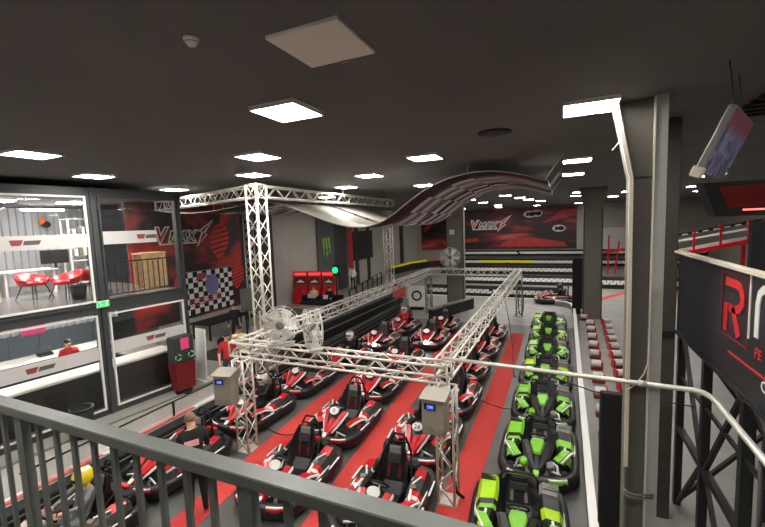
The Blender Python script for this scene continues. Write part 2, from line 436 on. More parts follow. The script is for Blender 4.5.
MB().box((0, 0, 0), (.6, .06, .4)).build('panel', M_matte, t); MB().box((0, 0, .4), (.05, .05, .42)).build('bracket', M_matte, t)

# lower floor: reception
t = oth('reception_counter', 'long reception counter with white top and dark front behind the lower windows', 'counter', -2.1, .85, 0.06)
MB().box((0, 0, 1.06), (8.4, .75, .06), bev=.01).build('worktop', M_white, t); MB().box((0, .03, .515), (8.3, .6, 1.03)).build('body', M_darkwood, t)
t = oth('back_counter', 'white topped back counter against the blue grey reception wall', 'counter', -1.6, 3.75, 0.06)
MB().box((0, 0, 1.05), (6.4, .8, .06)).build('worktop', M_white, t); MB().box((0, .03, .51), (6.3, .7, 1.02)).build('body', M_matte, t)
tag(MB().box((0, 0, 0), (.62, .02, .34), bev=.004).build('pink_poster', M_pink), 'bright pink poster on the reception back wall', 'poster')
o = bpy.data.objects['pink_poster']; o.location = O(.02, 5.26, 1.74); o.rotation_euler = (0, 0, OR)
t = oth('till', 'small black till on the white back counter', 'till', -.2, 3.7, 1.14)
MB().box((0, 0, .04), (.34, .3, .08)).build('base', M_matte, t); MB().box((0, .02, .2), (.3, .04, .22), rot=(-.3, 0, 0)).build('screen', M_black, t); MB().box((0, .06, .12), (.05, .05, .1)).build('stand', M_matte, t)
t = oth('card_stand', 'little red and black card stand on the near end of the reception worktop', 'stand', -2.45, .75, 1.15)
MB().box((0, 0, .03), (.3, .16, .06)).build('base', M_matte, t); MB().box((-.05, 0, .14), (.16, .02, .16)).build('card', M_red, t); MB().box((.1, 0, .11), (.1, .02, .1)).build('small_card', M_orange, t)
t = oth('black_bin', 'round black waste bin in front of the dark reception counter', 'bin', -.95, -.75, .012)
MB().lathe([(.001, .01), (.2, .01), (.24, .7), (.22, .7), (.19, .05), (.001, .05)], 20).build('bucket', M_matte, t); MB().lathe([(.225, .68), (.255, .7), (.255, .73), (.225, .73)], 20).build('rim', M_black, t)
t = oth('display_table', 'dark glass topped display table behind the fourth window', 'table', 1.75, 2.1, 0.06)
MB().box((0, 0, .95), (1.1, 1.6, .05)).build('tabletop', M_grey, t); MB().box((0, 0, .46), (.9, 1.4, .92)).build('body', M_darkwood, t)
for k, (s, tt) in enumerate(((-2.6, 2.2), (.6, 2.4), (-5, 2.2))):  # no lamps seen down here; panels added to light the reception
    t = oth('office_light', ('added reception fill light at the left edge, below the upper floor', 'added reception fill light near the corner post', 'added reception fill light at the near end, hidden by the beam')[k], 'ceiling light', s, tt, 2.72, 0, 'office ceiling lights')
    MB().box((0, 0, 0), (.6, .6, .03)).build('diffuser', M_lamp, t); MB().box((0, 0, .03), (.64, .64, .03)).build('frame', M_white, t)
    MB().tube([(0, 0, .04), (0, 0, .235)], .01).build('hanger', M_grey, t)
t = oth('exit_sign', 'small green lit exit sign on the office corner post', 'sign', 0, -.09, 3.02)
MB().box((0, 0, 0), (.3, .05, .17), bev=.01).build('housing', M_white, t); MB().box((0, -.03, 0), (.27, .012, .14)).build('lens', M_exit, t)
b = MB(); b.box((-.07, -.039, .0), (.02, .004, .08)); b.box((-.03, -.039, -.02), (.08, .004, .015)); b.box((-.08, -.039, .05), (.03, .004, .025)); b.box((.07, -.039, 0), (.06, .004, .1)); b.build('pictogram', M_white, t)
# recycling station at the far corner
t = oth('recycling_station', 'dark red recycling bin with green recycle marks beside the far office post', 'bin', 1.78, -.42, 0.012)
MB().lathe([(.001, 0), (.24, 0), (.24, .05), (.09, .09), (.09, .14), (.001, .14)], 18).build('base', M_matte, t)
MB().loft([[(-.26, -.2, .14), (.26, -.2, .14), (.26, .2, .14), (-.26, .2, .14)], [(-.31, -.2, .95), (.31, -.2, .95), (.31, .2, .95), (-.31, .2, .95)]]).build('bin_body', M_dkred, t)
MB().box((0, 0, 1.34), (.64, .36, .78), bev=.03).build('hood', mat('hood_dark', rgb(48, 54, 54), .5), t)
MB().box((.02, -.19, 1.52), (.26, .02, .34), bev=.01).build('bottle_mark', M_pink, t)
for s in (-.2, .2):
    q = MB()
    for k in range(3):
        a0 = k * 2 * PI / 3 + .2; q.tube([(s + .085 * math.cos(a0 + i * .35), -.19, 1.15 + .085 * math.sin(a0 + i * .35)) for i in range(5)], .018, 6)
    q.build('recycle_mark', mat('recycle_green', rgb(150, 215, 160), .5), t)
t = oth('white_board', 'white leaning board at the far office corner behind the recycling bin', 'board', 2.62, -.1, 0.012)
MB().box((0, 0, .85), (.05, .5, 1.7), rot=(0, .04, 0)).build('panel', M_white, t); MB().box((.08, 0, .02), (.4, .5, .04)).build('foot', M_white, t)

# ------------------------------------------------------------------ ceiling lamps and fittings
LAMPS = [(-2.93, 3.95, 'lit square ceiling panel nearest the camera, left of the unlit panel'), (.33, 5.72, 'lit square ceiling panel touching the tall grey pillar'),
 (-5.17, 6.0, 'lit square ceiling panel in front of the white truss tower'), (-2.56, 8.03, 'lit square ceiling panel above the near end of the wavy ribbon'),
 (-4.75, 9.9, 'lit square ceiling panel above the white belly of the ribbon'), (-6.95, 7.85, 'lit square ceiling panel right above the white truss tower'),
 (-7.9, 3.72, 'lit square ceiling panel nearest the left edge, in front of the office'), (-9.75, 5.75, 'lit square ceiling panel above the office corner post'),
 (-11.1, 8.9, 'lit square ceiling panel at the far office post'), (.36, 10.65, 'first lit square ceiling panel beyond the tall grey pillar'),
 (.36, 13.8, 'second lit square ceiling panel beyond the tall grey pillar'), (-6.75, 12.2, 'lit square ceiling panel behind the upper truss beam'),
 (-4.4, 13.6, 'lit square ceiling panel just over the ribbon edge'), (-2.7, 22.5, 'far ceiling panel left in the line in front of the race mural'),
 (-2.2, 25.4, 'far ceiling panel second in the line in front of the race mural'), (-1.9, 28.2, 'far ceiling panel third in the line in front of the race mural'),
 (-1.3, 31.4, 'far ceiling panel fourth in the line in front of the race mural'), (-5.0, 24.5, 'far ceiling panel left of the mural logo'),
 (-5.0, 29., 'far ceiling panel above the mural logo'), (-4.8, 35., 'farthest ceiling panel above the mural logo'), (.9, 23.5, 'ceiling panel left of the far grey pillar top'),
 (.9, 27.0, 'smaller looking ceiling panel behind the far grey pillar top'), (3.4, 25.5, 'ceiling panel right of the far pillar, near one of the pair'), (3.2, 30.5, 'ceiling panel right of the far pillar, far one of the pair'),
 (6.0, 24.2, 'ceiling panel over the red ramp, upper of three'), (6.0, 29.0, 'ceiling panel over the red ramp, lower left of three'), (7.6, 29.5, 'ceiling panel over the red ramp, lower right of three'),
 (-9.6, 15.5, 'ceiling panel behind the checkered ribbon on the left'), (-11.5, 21., 'ceiling panel over the red arcade seats'), (-9.5, 27., 'ceiling panel over the left end of the track'), (-9., 40., 'farthest left ceiling panel, over the left end of the mural'), (-5.5, 40.5, 'ceiling panel over the mural, left of its logo'), (-2., 40.5, 'ceiling panel over the mural, right of its logo'), (1.5, 40., 'ceiling panel over the right end of the mural'),
 (5., 18., 'ceiling panel hidden behind the tall grey pillar'), (7.5, 9., 'ceiling panel over the space behind the black sign'), (4., 4., 'ceiling panel behind the hanging screen'),
 (-2.93, -.2, 'unseen square panel added over the mezzanine, left one'), (.33, 1.2, 'unseen square panel added over the mezzanine, right one'), (-7.9, -.4, 'unseen square panel added over the near end of the office')]  # last three are out of view, added along the grid to light the foreground
lamp0 = None
for (x, y, lab) in LAMPS:
    if lamp0 is None:
        lamp0 = thing('ceiling_light', lab, 'ceiling light', (x, y, ZC), 0, 'square ceiling lights')
        MB().box((0, 0, -.035), (.58, .58, .02)).build('diffuser', M_lamp, lamp0)
        b = MB()
        for a, c, w, h in ((0, .3, .62, .02), (0, -.3, .62, .02), (.3, 0, .02, .62), (-.3, 0, .02, .62)): b.box((a, c, -.025), (w, h, .05))
        b.build('frame', M_white, lamp0)
    else: dup(lamp0, (x, y, ZC), 0, lab)
t = thing('ceiling_panel', 'large unlit pale square panel in the dark ceiling', 'ceiling panel', (-1.66, 2.73, ZC))
MB().box((0, 0, -.012), (.6, .6, .024)).build('panel', M_lampoff, t); MB().box((.02, .31, -.02), (.08, .03, .03)).build('clip', M_grey, t)
t = thing('smoke_detector', 'small white smoke detector on the ceiling left of the unlit panel', 'detector', (-2.44, 2.2, ZC))
MB().lathe([(.001, 0), (.055, 0), (.055, -.02), (.04, -.04), (.03, -.055), (.001, -.055)], 16).build('dome', M_white, t); MB().lathe([(.042, -.03), (.047, -.03), (.047, -.035), (.042, -.035)], 16).build('slot', M_grey, t)
t = thing('ceiling_speaker', 'dark round ceiling speaker left of the tall pillar', 'speaker', (-.95, 6.6, ZC))
MB().lathe([(.001, -.03), (.2, -.03), (.24, -.015), (.24, 0), (.001, 0)], 20).build('grille', M_wall_dark, t); MB().lathe([(.23, -.02), (.26, -.01), (.26, 0), (.23, 0)], 20).build('rim', M_matte, t)
t = thing('ceiling_vent', 'black slatted ceiling vent beyond the right pillar', 'vent', (2.55, 6.9, ZC))
for k in range(5): MB().box((0, -.5 + k * .25, -.03), (.7, .1, .06)).build('slat', M_matte, t)

# ------------------------------------------------------------------ trusses
def truss(mb, a, b, w, r=.026, step=.34, lr=.013, up=(0, 0, 1)):
    a = Vector(a); b = Vector(b); d = (b - a); L = d.length; d.normalize(); u = Vector(up)
    if abs(d.dot(u)) > .98: u = Vector((0, 1, 0))
    sx = d.cross(u).normalized(); sz = sx.cross(d).normalized(); h = w / 2
    C = [(-h, -h), (h, -h), (h, h), (-h, h)]
    for i, j in C: mb.tube([a + sx * i + sz * j, b + sx * i + sz * j], r, 6)
    n = max(2, int(round(L / step)))
    for k in range(4):
        c0 = C[k]; c1 = C[(k + 1) % 4]
        for i in range(n):
            e0, e1 = (c0, c1) if i % 2 == 0 else (c1, c0)
            mb.tube([a + d * (L * i / n) + sx * e0[0] + sz * e0[1], a + d * (L * (i + 1) / n) + sx * e1[0] + sz * e1[1]], lr, 5)
    for q in (a, b):
        for k in range(4):
            c0 = C[k]; c1 = C[(k + 1) % 4]
            mb.tube([q + sx * c0[0] + sz * c0[1], q + sx * c1[0] + sz * c1[1]], r * .8, 5)
    return mb
g = thing('truss_gantry', 'low rectangular aluminium truss gantry standing over the parked red karts', 'truss', (-4.2, 13., 0))
def gl(x, y, z): return (x + 4.2, y - 13., z)
zt = 2.2; X0, X1, Y0, Y1 = -6.53, -1.9, 6.55, 20.7
truss(MB(), gl(X0 - .15, Y0, zt), gl(X1 + .15, Y0, zt), .3).build('near_beam', M_alu, g)
truss(MB(), gl(X0 - .15, Y1, zt), gl(X1 + .15, Y1, zt), .3).build('far_beam', M_alu, g)
truss(MB(), gl(X0, Y0 + .15, zt), gl(X0, Y1 - .15, zt), .3).build('left_beam', M_alu, g)
truss(MB(), gl(X1, Y0 + .15, zt), gl(X1, Y1 - .15, zt), .3).build('right_beam', M_alu, g)
for x, y in ((-6.24, 6.3), (-1.74, 6.3), (X0 + .2, 19.9), (X1 + .05, Y1)):
    q = truss(MB(), gl(x, y, .02), gl(x, y, 2.05), .28, .024).build('post', M_alu if y < 10 else M_grey, g)
    MB().box(gl(x, y, .012), (.34, .34, .024)).build('base_plate', M_steel, q)
t = thing('upper_truss', 'white aluminium truss under the ceiling with its tall tower left of the ribbon', 'truss', (-7.4, 8.4, 0))
truss(MB(), (0, 0, .02), (0, 0, 6.0), .36, .03, .42, .016).build('tower', M_alu, t)
truss(MB(), (-.2, 0, 5.82), (-6.3, 1.9, 5.82), .3, .026, .36).build('left_beam', M_alu, t)
truss(MB(), (.05, .2, 5.82), (.1, 9.0, 5.82), .3, .026, .36).build('far_beam', M_alu, t)
q = MB(); q.tube([(.1, 8.6, 5.9), (.1, 8.6, 6.19)], .03); q.tube([(.1, 4.5, 5.9), (.1, 4.5, 6.19)], .03); q.build('ceiling_hanger', M_steel, t)
for x, y in ((0, 0),): MB().box((x, y, .012), (.6, .6, .024)).build('base_plate', M_steel, t)
t = thing('truss_tower', 'slim aluminium truss tower in front of the left race mural', 'truss', (-13.1, 14.2, 0))
truss(MB(), (0, 0, .02), (0, 0, 5.6), .3, .026, .4).build('tower', M_alu, t); MB().box((0, 0, .012), (.5, .5, .024)).build('base_plate', M_steel, t)

t = thing('truss_tower', 'far aluminium truss tower rising behind the wavy ribbon beside the stage railing', 'truss', (-12.3, 28.6, 0))
truss(MB(), (0, 0, .02), (0, 0, 5.9), .55, .04, .6, .022).build('tower', M_alu, t); MB().box((0, 0, .012), (.8, .8, .024)).build('base_plate', M_steel, t)
# fans on the gantry
def fan(label, loc, rz, s=1.):
    t = thing('drum_fan', label, 'fan', loc, rz, 'silver fans on the gantry'); R = .36 * s; c = R + .05
    b = MB()
    for k in range(5):
        rr = R * (.3 + .7 * k / 4)
        for y in (-.14, .14): b.tube([(rr * math.cos(a * PI / 9), y * (1.15 - .25 * k / 4), c + rr * math.sin(a * PI / 9)) for a in range(18)], .006, 5, closed=True)
    for k in range(14):
        a = k * PI / 7
        b.tube([(R * .25 * math.cos(a), -.16, c + R * .25 * math.sin(a)), (R * math.cos(a), -.13, c + R * math.sin(a)), (R * math.cos(a), .13, c + R * math.sin(a)), (R * .25 * math.cos(a), .16, c + R * .25 * math.sin(a))], .006, 5)
    b.build('cage', M_silver, t)
    b = MB()
    for k in range(6):
        a = k * PI / 3; M = Matrix.Translation((0, 0, c)) @ Matrix.Rotation(-a, 4, 'Y')
        b.loft([[tuple(M @ Vector((x, y * tw, w))) for x, y, w in ((r0, -.04, -wd), (r0, .0, -wd * .3), (r0, .05, wd), (r0, .055, wd), (r0, .006, -wd * .3), (r0, -.034, -wd))] for r0, wd, tw in ((.07 * s, .05, 1.2), (.2 * s, .1, 1.), (.32 * s, .12, .8))])
    b.build('blades', M_silver, t)
    MB().lathe([(.001, -.1), (.07, -.1), (.09, -.05), (.09, .06), (.001, .08)], 14, (0, 0, c), 'y').build('motor', M_grey, t)
    MB().box((0, 0, .02), (.5 * s, .26, .04)).build('foot', M_steel, t)
fan('large silver drum fan on the near gantry beam, left one of two', (-5.35, 6.55, 2.376), .5, 1.05)
fan('large silver drum fan on the near gantry beam, right one of two', (-4.55, 6.55, 2.376), -.75, 1.05)
fan('silver drum fan standing on the far gantry beam before the pillar', (-5.35, 20.7, 2.376), .2, 1.5)

# control cabinets on the gantry posts
def cabinet(label, loc, rz, w, h):
    sx = w / .46; n0 = len(bpy.data.objects)
    t = thing('control_cabinet', label, 'cabinet', loc, rz, 'grey cabinets on the gantry posts')
    MB().box((0, 0, .5), (.46, .3, 1.0), bev=.015).build('body', M_boxgrey, t)
    MB().loft([[(-.26, -.2, 1.0), (.26, -.2, 1.0), (.26, .17, 1.0), (-.26, .17, 1.0)], [(-.26, -.2, 1.03), (.26, -.2, 1.03), (.26, .17, 1.13), (-.26, .17, 1.13)]]).build('hood', M_boxgrey, t)
    b = MB()
    for k in range(7): b.box((-.195 + k * .065, -.155, .11), (.012, .012, .2))
    b.build('vent_ribs', M_grey, t)
    d = MB().box((-.06, -.155, .8), (.22, .02, .17)).build('display', M_matte, t)
    MB().box((-.05, -.168, .8), (.13, .008, .1)).build('screen', M_blue, d)
    MB().box((-.03, -.174, .81), (.06, .006, .04)).build('digits', M_white, d)
    MB().box((0, .165, .5), (.12, .03, .8)).build('bracket', M_matte, t)
    for o in t.children_recursive: o.data.transform(Matrix.Diagonal((sx, 1, h / 1.12, 1)))
cabinet('grey control cabinet with blue display at the near right gantry corner', (-1.82, 5.93, 1.44), 0, .38, .66)
cabinet('grey control cabinet with blue display on the near left gantry post', (-6.36, 5.93, 1.22), .25, .4, .7)
# ------------------------------------------------------------------ galvanised pipe
t = thing('pipe_rail', 'long galvanised pipe crossing from the gantry corner to the black lattice', 'pipe', (0, 6, 2.4))
A = Vector((-1.9, .62, .03)); B = Vector((1.4, -.58, .395))
MB().tube([A, A.lerp(B, .5), B, (1.49, -.64, .395), (1.53, -.74, .39), (1.54, -.9, .385), (1.54, -5.4, .33)], .03, 10).build('pipe', M_steel, t)
for f in (.45, .86): p = A.lerp(B, f); MB().tube([p - (B - A).normalized() * .04, p + (B - A).normalized() * .04], .038, 12).build('coupling', M_steel, t)
MB().tube([(1.54, -1.9, .36), (1.55, -1.92, -.9), (1.54, -1.9, -2.38)], .02, 8).build('support', M_lattice, t)

# ------------------------------------------------------------------ karts
def outline():
    P = [(0, -1.03), (.25, -1.01), (.45, -.95), (.58, -.83), (.655, -.62), (.665, -.3), (.675, .1), (.675, .5), (.65, .78), (.55, .94), (.35, 1.0), (0, 1.01)]
    return P + [(-x, y) for x, y in P[-2:0:-1]]
def make_kart(name, label, kind, num):
    t = thing(name, label, 'go-kart')
    if kind == 'red': A, B2, A2 = M_red, M_white, M_red
    else: A, B2, A2 = M_lime, M_white, M_green
    o = [(x * 1.04, y * 1.0) for x, y in outline()]; L0 = kind == 'lime'
    sec = [(-.07, -.1), (.03, -.13), (.075, -.05), (.075, .05), (.03, .11), (-.07, .1)]
    MB().sweep([(x * .93, y * .955, .2) for x, y in o], sec, True).build('bumper', M_black, t)
    front = [(x * 1.02, y * 1.03, .26) for x, y in [(-.5, -.9), (-.38, -.965), (-.2, -1.0), (0, -1.01), (.2, -1.0), (.38, -.965), (.5, -.9)]]
    ss = [(-.02, -.028), (.014, -.028), (.014, .028), (-.02, .028)]; s2 = [(-.02, -.012), (.012, -.012), (.012, .012), (-.02, .012)]
    for k in (0, 4):
        q = MB(); q.sweep(front[k:k + 3], ss, mi=0, smooth=False); q.sweep([(p[0] * .98, p[1] * .99, .297) for p in front[k:k + 3]], s2, mi=1, smooth=False); q.build('bumper_stripe', [A, B2], t)
    MB().prism([(x * .9, y * .92) for x, y in o], .05, .09).build('floor_pan', M_matte, t)
    for sx in (-1, 1):
        for y, w, r in ((-.62, .13, .13), (.62, .2, .14)):
            wl = MB().lathe([(r * .55, -w / 2), (r * .9, -w / 2), (r, -w * .36), (r, w * .36), (r * .9, w / 2), (r * .55, w / 2)], 18, (sx * (.45 if y < 0 else .47), y, r), 'x').build('wheel', M_rubber, t)
            MB().lathe([(.001, -w * .42), (r * .56, -w * .42), (r * .56, w * .42), (.001, w * .42)], 14, (sx * (.45 if y < 0 else .47), y, r), 'x').build('rim', M_silver, wl)
    # nose fairing: V-shaped, rising to the number plate
    def ring(y, z, w, h, k=.5): return [(-w, y, z - h), (w, y, z - h), (w, y, z), (w * k, y - .01, z + .035), (-w * k, y - .01, z + .035), (-w, y, z)]
    q = MB(); q.loft([ring(-.95, .25, .035, .06), ring(-.8, .34, .05, .06), ring(-.66, .42, .075, .06), ring(-.54, .49, .08, .06)])
    for sx in (-1, 1):
        q.loft([[(sx * .01, -.86, .3), (sx * .07, -.84, .3), (sx * .07, -.83, .36), (sx * .01, -.85, .36)], [(sx * .1, -.62, .42), (sx * .19, -.6, .4), (sx * .19, -.59, .49), (sx * .1, -.61, .5)], [(sx * .17, -.38, .55), (sx * .27, -.36, .52), (sx * .27, -.35, .61), (sx * .17, -.37, .63)]])
    q.build('nose_fairing', A if not L0 else M_black, t)
    MB().loft([ring(-.74, .3, .14, .06), ring(-.55, .44, .22, .08), ring(-.4, .55, .25, .1)]).build('dash_panel', M_black, t)
    MB().loft([[(-.035, -.99, .31), (.035, -.99, .31), (.05, -.9, .35), (-.05, -.9, .35)], [(-.035, -.98, .325), (.035, -.98, .325), (.05, -.89, .365), (-.05, -.89, .365)]]).build('nose_badge', B2 if not L0 else A, t)
    if L0: MB().loft([[(-.06, -.62, .5), (.06, -.62, .5), (.05, -.6, .55), (-.05, -.6, .55)], [(-.13, -.42, .62), (.13, -.42, .62), (.11, -.4, .66), (-.11, -.4, .66)], [(-.11, -.28, .6), (.11, -.28, .6), (.09, -.28, .64), (-.09, -.28, .64)]]).build('nose_petal', A2, t)
    q = MB()
    for sx in (-1, 1):
        q.loft([[(sx * .09, -.8, .3), (sx * .11, -.8, .3), (sx * .11, -.78, .33), (sx * .09, -.78, .34)], [(sx * .2, -.6, .43), (sx * .22, -.6, .42), (sx * .22, -.58, .46), (sx * .2, -.58, .47)], [(sx * .28, -.36, .57), (sx * .3, -.36, .56), (sx * .3, -.34, .6), (sx * .28, -.34, .61)]])
    q.build('fairing_edge', B2 if kind == 'red' else M_black, t)
    plM = Matrix.Translation((0, -.455, .655 if not L0 else .58)) @ Matrix.Rotation(math.radians(50), 4, 'X') @ Matrix.Diagonal((.8, .8, 1, 1) if not L0 else (.62, .62, 1, 1))
    pl = MB().prism([(.14 * math.cos(a * PI / 8) * (1 if abs(math.cos(a * PI / 8)) > .1 else 1), .105 * math.sin(a * PI / 8)) for a in range(16)], -.015, .015, plM).build('number_plate', M_white if not L0 else M_black, t)
    text('race_number', num, .17, M_matte if not L0 else M_white, pl, plM @ Matrix.Translation((0, -.06, .018)), .003, 0, 'CENTER')
    # guards over the front wheels, two-tone
    for sx in (-1, 1):
        q = MB()
        path = [(sx * .33, -.5, .36), (sx * .42, -.4, .42), (sx * .5, -.22, .42), (sx * .54, -.02, .34)]
        q.sweep(path, [(-.07, -.02), (.05, -.02), (.05, .02), (-.07, .025)], smooth=False, mi=0)
        q.sweep([(p[0] + sx * .075, p[1] - .02, p[2] - .01) for p in path], [(-.018, -.015), (.018, -.015), (.018, .015), (-.018, .015)], smooth=False, mi=1)
        q.build('wheel_guard', [A2, B2], t)
    # side pods: front coloured with a pale flash, graphite middle, bright tail
    for sx in (-1, 1):
        kx = .0 if not L0 else -.05
        def pr(y, xi, xo, z, kx=kx, kz=1. if not L0 else 1.12):
            xi = xi + kx; z = z * kz
            return [(sx * xi, y, .1), (sx * xo, y, .1), (sx * (xo + .01), y, z * .75), (sx * (xo - .05), y, z), (sx * (xi + .05), y, z + .03), (sx * xi, y, z - .02)]
        def pr_(y, xi, xo, z): return [(sx * xi, y, .1), (sx * xo, y, .1), (sx * (xo + .01), y, z * .75), (sx * (xo - .05), y, z), (sx * (xi + .05), y, z + .03), (sx * xi, y, z - .02)]
        secs = [pr(-.42, .5, .58, .24), pr(-.25, .42, .6, .32), pr(-.08, .38, .62, .38), pr(0, .37, .62, .39), pr(.1, .36, .63, .41), pr(.34, .35, .63, .42), pr(.4, .35, .63, .43), pr(.62, .36, .62, .46), pr(.7, .38, .6, .42)]
        if kind == 'red': cm = {0: 0, 1: 2, 2: 1, 3: 0, 4: 2, 5: 2, 6: 0, 7: 2}
        elif sx < 0: cm = {0: 0, 1: 2, 2: 3, 3: 2, 4: 0, 5: 0, 6: 0, 7: 2}
        else: cm = {0: 0, 1: 2, 2: 0, 3: 0, 4: 2, 5: 2, 6: 4, 7: 4}
        q = MB()
        q.loft(secs, mi=2, mis=(lambda i, j: cm[i] if j in (2, 3, 4) else 2) if L0 else (lambda i, j: (cm[i] if (j == 3 or (j == 2 and i < 4)) else (1 if j == 4 and i in (1, 5) else 2))))
        q.build('side_pod', [A, B2, M_black if kind != 'red' else M_olive, A2, M_grey], t)
        q = MB()
        q.sweep([(sx * .5, -.36, .36), (sx * .47, -.1, .425), (sx * .44, .08, .445)], [(-.018, -.01), (.018, -.01), (.018, .012), (-.018, .012)], smooth=False)
        q.sweep([(sx * .6, -.25, .27), (sx * .645, .0, .3), (sx * .645, .3, .29)], [(-.012, -.02), (.012, -.02), (.012, .02), (-.012, .02)], smooth=False)
        q.build('pod_flash', B2, t)
        if not L0:
            for a, b_ in (((.66, -.5, .31), (.7, -.1, .31)), ((.705, .2, .31), (.7, .6, .31)), ((.42, .2, .455), (.52, .42, .465))): MB().bar((sx * a[0], a[1], a[2]), (sx * b_[0], b_[1], b_[2]), .03, .012).build('pale_decal', B2, t)
            MB().box((sx * .46, .13, .455), (.09, .1, .03), rot=(0, 0, .5)).build('filler_cap', M_grey, t)
    # steering
    c = Vector((0, -.2, .62)); ax = Vector((0, .75, .66)).normalized(); u = Vector((1, 0, 0)); v = ax.cross(u)
    sw = MB().tube([c + (u * math.cos(a * PI / 9) + v * math.sin(a * PI / 9)) * .15 for a in range(18)], .018, 7, closed=True).build('steering_wheel', M_matte, t)
    q = MB(); q.bar(c - u * .14, c + u * .14, .03, .015); q.bar(c, c - v * .14, .03, .015); q.build('spokes', M_grey, sw)
    MB().tube([c, (0, -.62, .2)], .02, 7).build('steering_column', M_steel, t)
    for sx in (-1, 1): MB().tube([(sx * .08, -.66, .3), (sx * .4, -.74, .26)], .018, 6).build('tie_rod', M_white, t)
    for sx in (-1, 1): MB().bar((sx * .16, -.74, .1), (sx * .16, -.68, .3), .07, .02).build('pedal', M_steel, t)
    # seat, roll bar, rear
    n_before = set(bpy.data.objects)
    def sr(y, z, w, d): return [(-w, y, z), (-w * .8, y + d, z + .02), (w * .8, y + d, z + .02), (w, y, z), (w * .7, y - .02, z + .05), (-w * .7, y - .02, z + .05)]
    MB().loft([[(-.16, -.02, .12), (.16, -.02, .12), (.2, -.03, .2), (.13, -.02, .17), (-.13, -.02, .17), (-.2, -.03, .2)], [(-.2, .3, .11), (.2, .3, .11), (.27, .26, .3), (.17, .26, .15), (-.17, .26, .15), (-.27, .26, .3)], [(-.22, .48, .2), (.22, .48, .2), (.28, .4, .5), (.17, .42, .28), (-.17, .42, .28), (-.28, .4, .5)], [(-.2, .6, .55), (.2, .6, .55), (.25, .5, .68), (.15, .53, .6), (-.15, .53, .6), (-.25, .5, .68)], [(-.15, .66, .82), (.15, .66, .82), (.17, .6, .86), (.1, .62, .84), (-.1, .62, .84), (-.17, .6, .86)]]).build('seat', M_black, t)
    MB().box((0, .565, .77), (.22, .05, .16), rot=(-.15, 0, 0), bev=.02).build('headrest', M_grey if kind == 'red' else M_matte, t)
    MB().box((0, .5, .66), (.24, .03, .16), rot=(-.2, 0, 0), bev=.01).build('seat_pad', M_wall_dark, t)
    MB().tube([(-.24, .72, .2), (-.23, .74, .7), (-.15, .75, .9), (-.09, .755, .98), (.09, .755, .98), (.15, .75, .9), (.23, .74, .7), (.24, .72, .2)], .022, 8).build('roll_bar', M_matte, t)
    q = MB(); q.tube([(-.23, .74, .62), (.23, .74, .62)], .015, 6); q.tube([(-.2, .745, .84), (.2, .745, .84)], .015, 6)
    for sx in (-1, 1): q.tube([(sx * .23, .74, .6), (sx * .36, .35, .45)], .016, 6)
    q.build('roll_bar_brace', M_matte, t)
    q = MB()
    for sx in (-1, 1): q.bar((sx * .09, .575, .72), (sx * .1, .43, .34), .045, .012)
    q.build('harness', M_dkred if kind == 'red' else M_grey, t)
    if L0:   # the lime karts have a low wide seat back and no tall bar
        for ob in [x for x in bpy.data.objects if x not in n_before]:
            if ob.name.split('.')[0] in ('roll_bar', 'roll_bar_brace'): bpy.data.objects.remove(ob); continue
            ob.data.transform(Matrix.Translation((0, 0, .05)) @ Matrix.Diagonal((1.12, 1, .66, 1)))
        q = MB(); q.tube([(-.3, .66, .2), (-.3, .68, .5), (-.24, .69, .6), (.24, .69, .6), (.3, .68, .5), (.3, .66, .2)], .02, 8); q.build('seat_frame', M_matte, t)
        for sx in (-1, 1):
            q = MB()
            for k in range(4): q.bar((sx * .36, .62 - k * .04, .53), (sx * .6, .62 - k * .04, .53), .02, .015)
            q.build('vent_ribs', M_grey if sx > 0 else M_black, t)
            MB().tube([(sx * .2, -.5, .36), (sx * .34, -.62, .34), (sx * .36, -.8, .3)], .022, 6).build('hose', M_white if sx > 0 else M_grey, t)
            MB().box((sx * .22, -.66, .34), (.14, .16, .12), rot=(.3, 0, .4 * sx), bev=.03).build('front_box', A2 if sx < 0 else M_grey, t)
    MB().box((0, .84, .28), (.72, .2, .26), bev=.04).build('rear_housing', M_matte, t)
    MB().box((0, .92, .42), (.3, .1, .06), bev=.02).build('tail_panel', A2, t)
    return t
kart = make_kart('race_kart', 'x', 'red', '24')
lime = make_kart('race_kart', 'x', 'lime', '7')
ROWA = [(-4.6, 5.68, 'red and black kart closest to the foreground railing in the middle row'), (-4.68, 7.84, 'red and black kart second from the railing in the middle row, centre of view'),
 (-4.86, 10.04, 'red and black kart third in the middle row, just behind the near gantry beam'), (-4.98, 12.2, 'red and black kart fourth in the middle row, under the gantry'),
 (-4.75, 14.9, 'red kart with lit headlight in the middle row under the gantry'), (-4.8, 17.1, 'red and black kart at the far end of the middle row under the gantry')]
ROWB = [(-7.0, 3.15, 'red kart carrying the driver with the yellow helmet behind the balusters'), (-7.1, 5.2, 'red kart behind the balusters beside the man in black'),
 (-7.1, 7.5, 'red kart carrying the driver beside the near left gantry post'), (-7.08, 9.66, 'red kart fourth along the left barrier, behind the near left post'),
 (-6.85, 11.8, 'red kart carrying the driver in black beyond the near gantry beam'), (-6.6, 14.1, 'dark red kart with lit headlight along the left barrier'), (-6.5, 16.35, 'bright red kart with a helmeted driver at the far left of the gantry')]
ROWC = [(-2.66, 5.66, 'red kart cut by the handrail, beside the foot of the near right post'), (-2.66, 7.8, 'red kart with number plate left of the near right control cabinet'),
 (-2.62, 9.95, 'red kart under the right gantry beam, first beyond the cabinet'), (-2.7, 12.12, 'red kart under the right gantry beam, second beyond the cabinet'),
 (-2.68, 14.24, 'red kart under the right gantry beam, third beyond the cabinet'), (-2.68, 16.36, 'red kart under the right gantry beam, farthest of its row')]
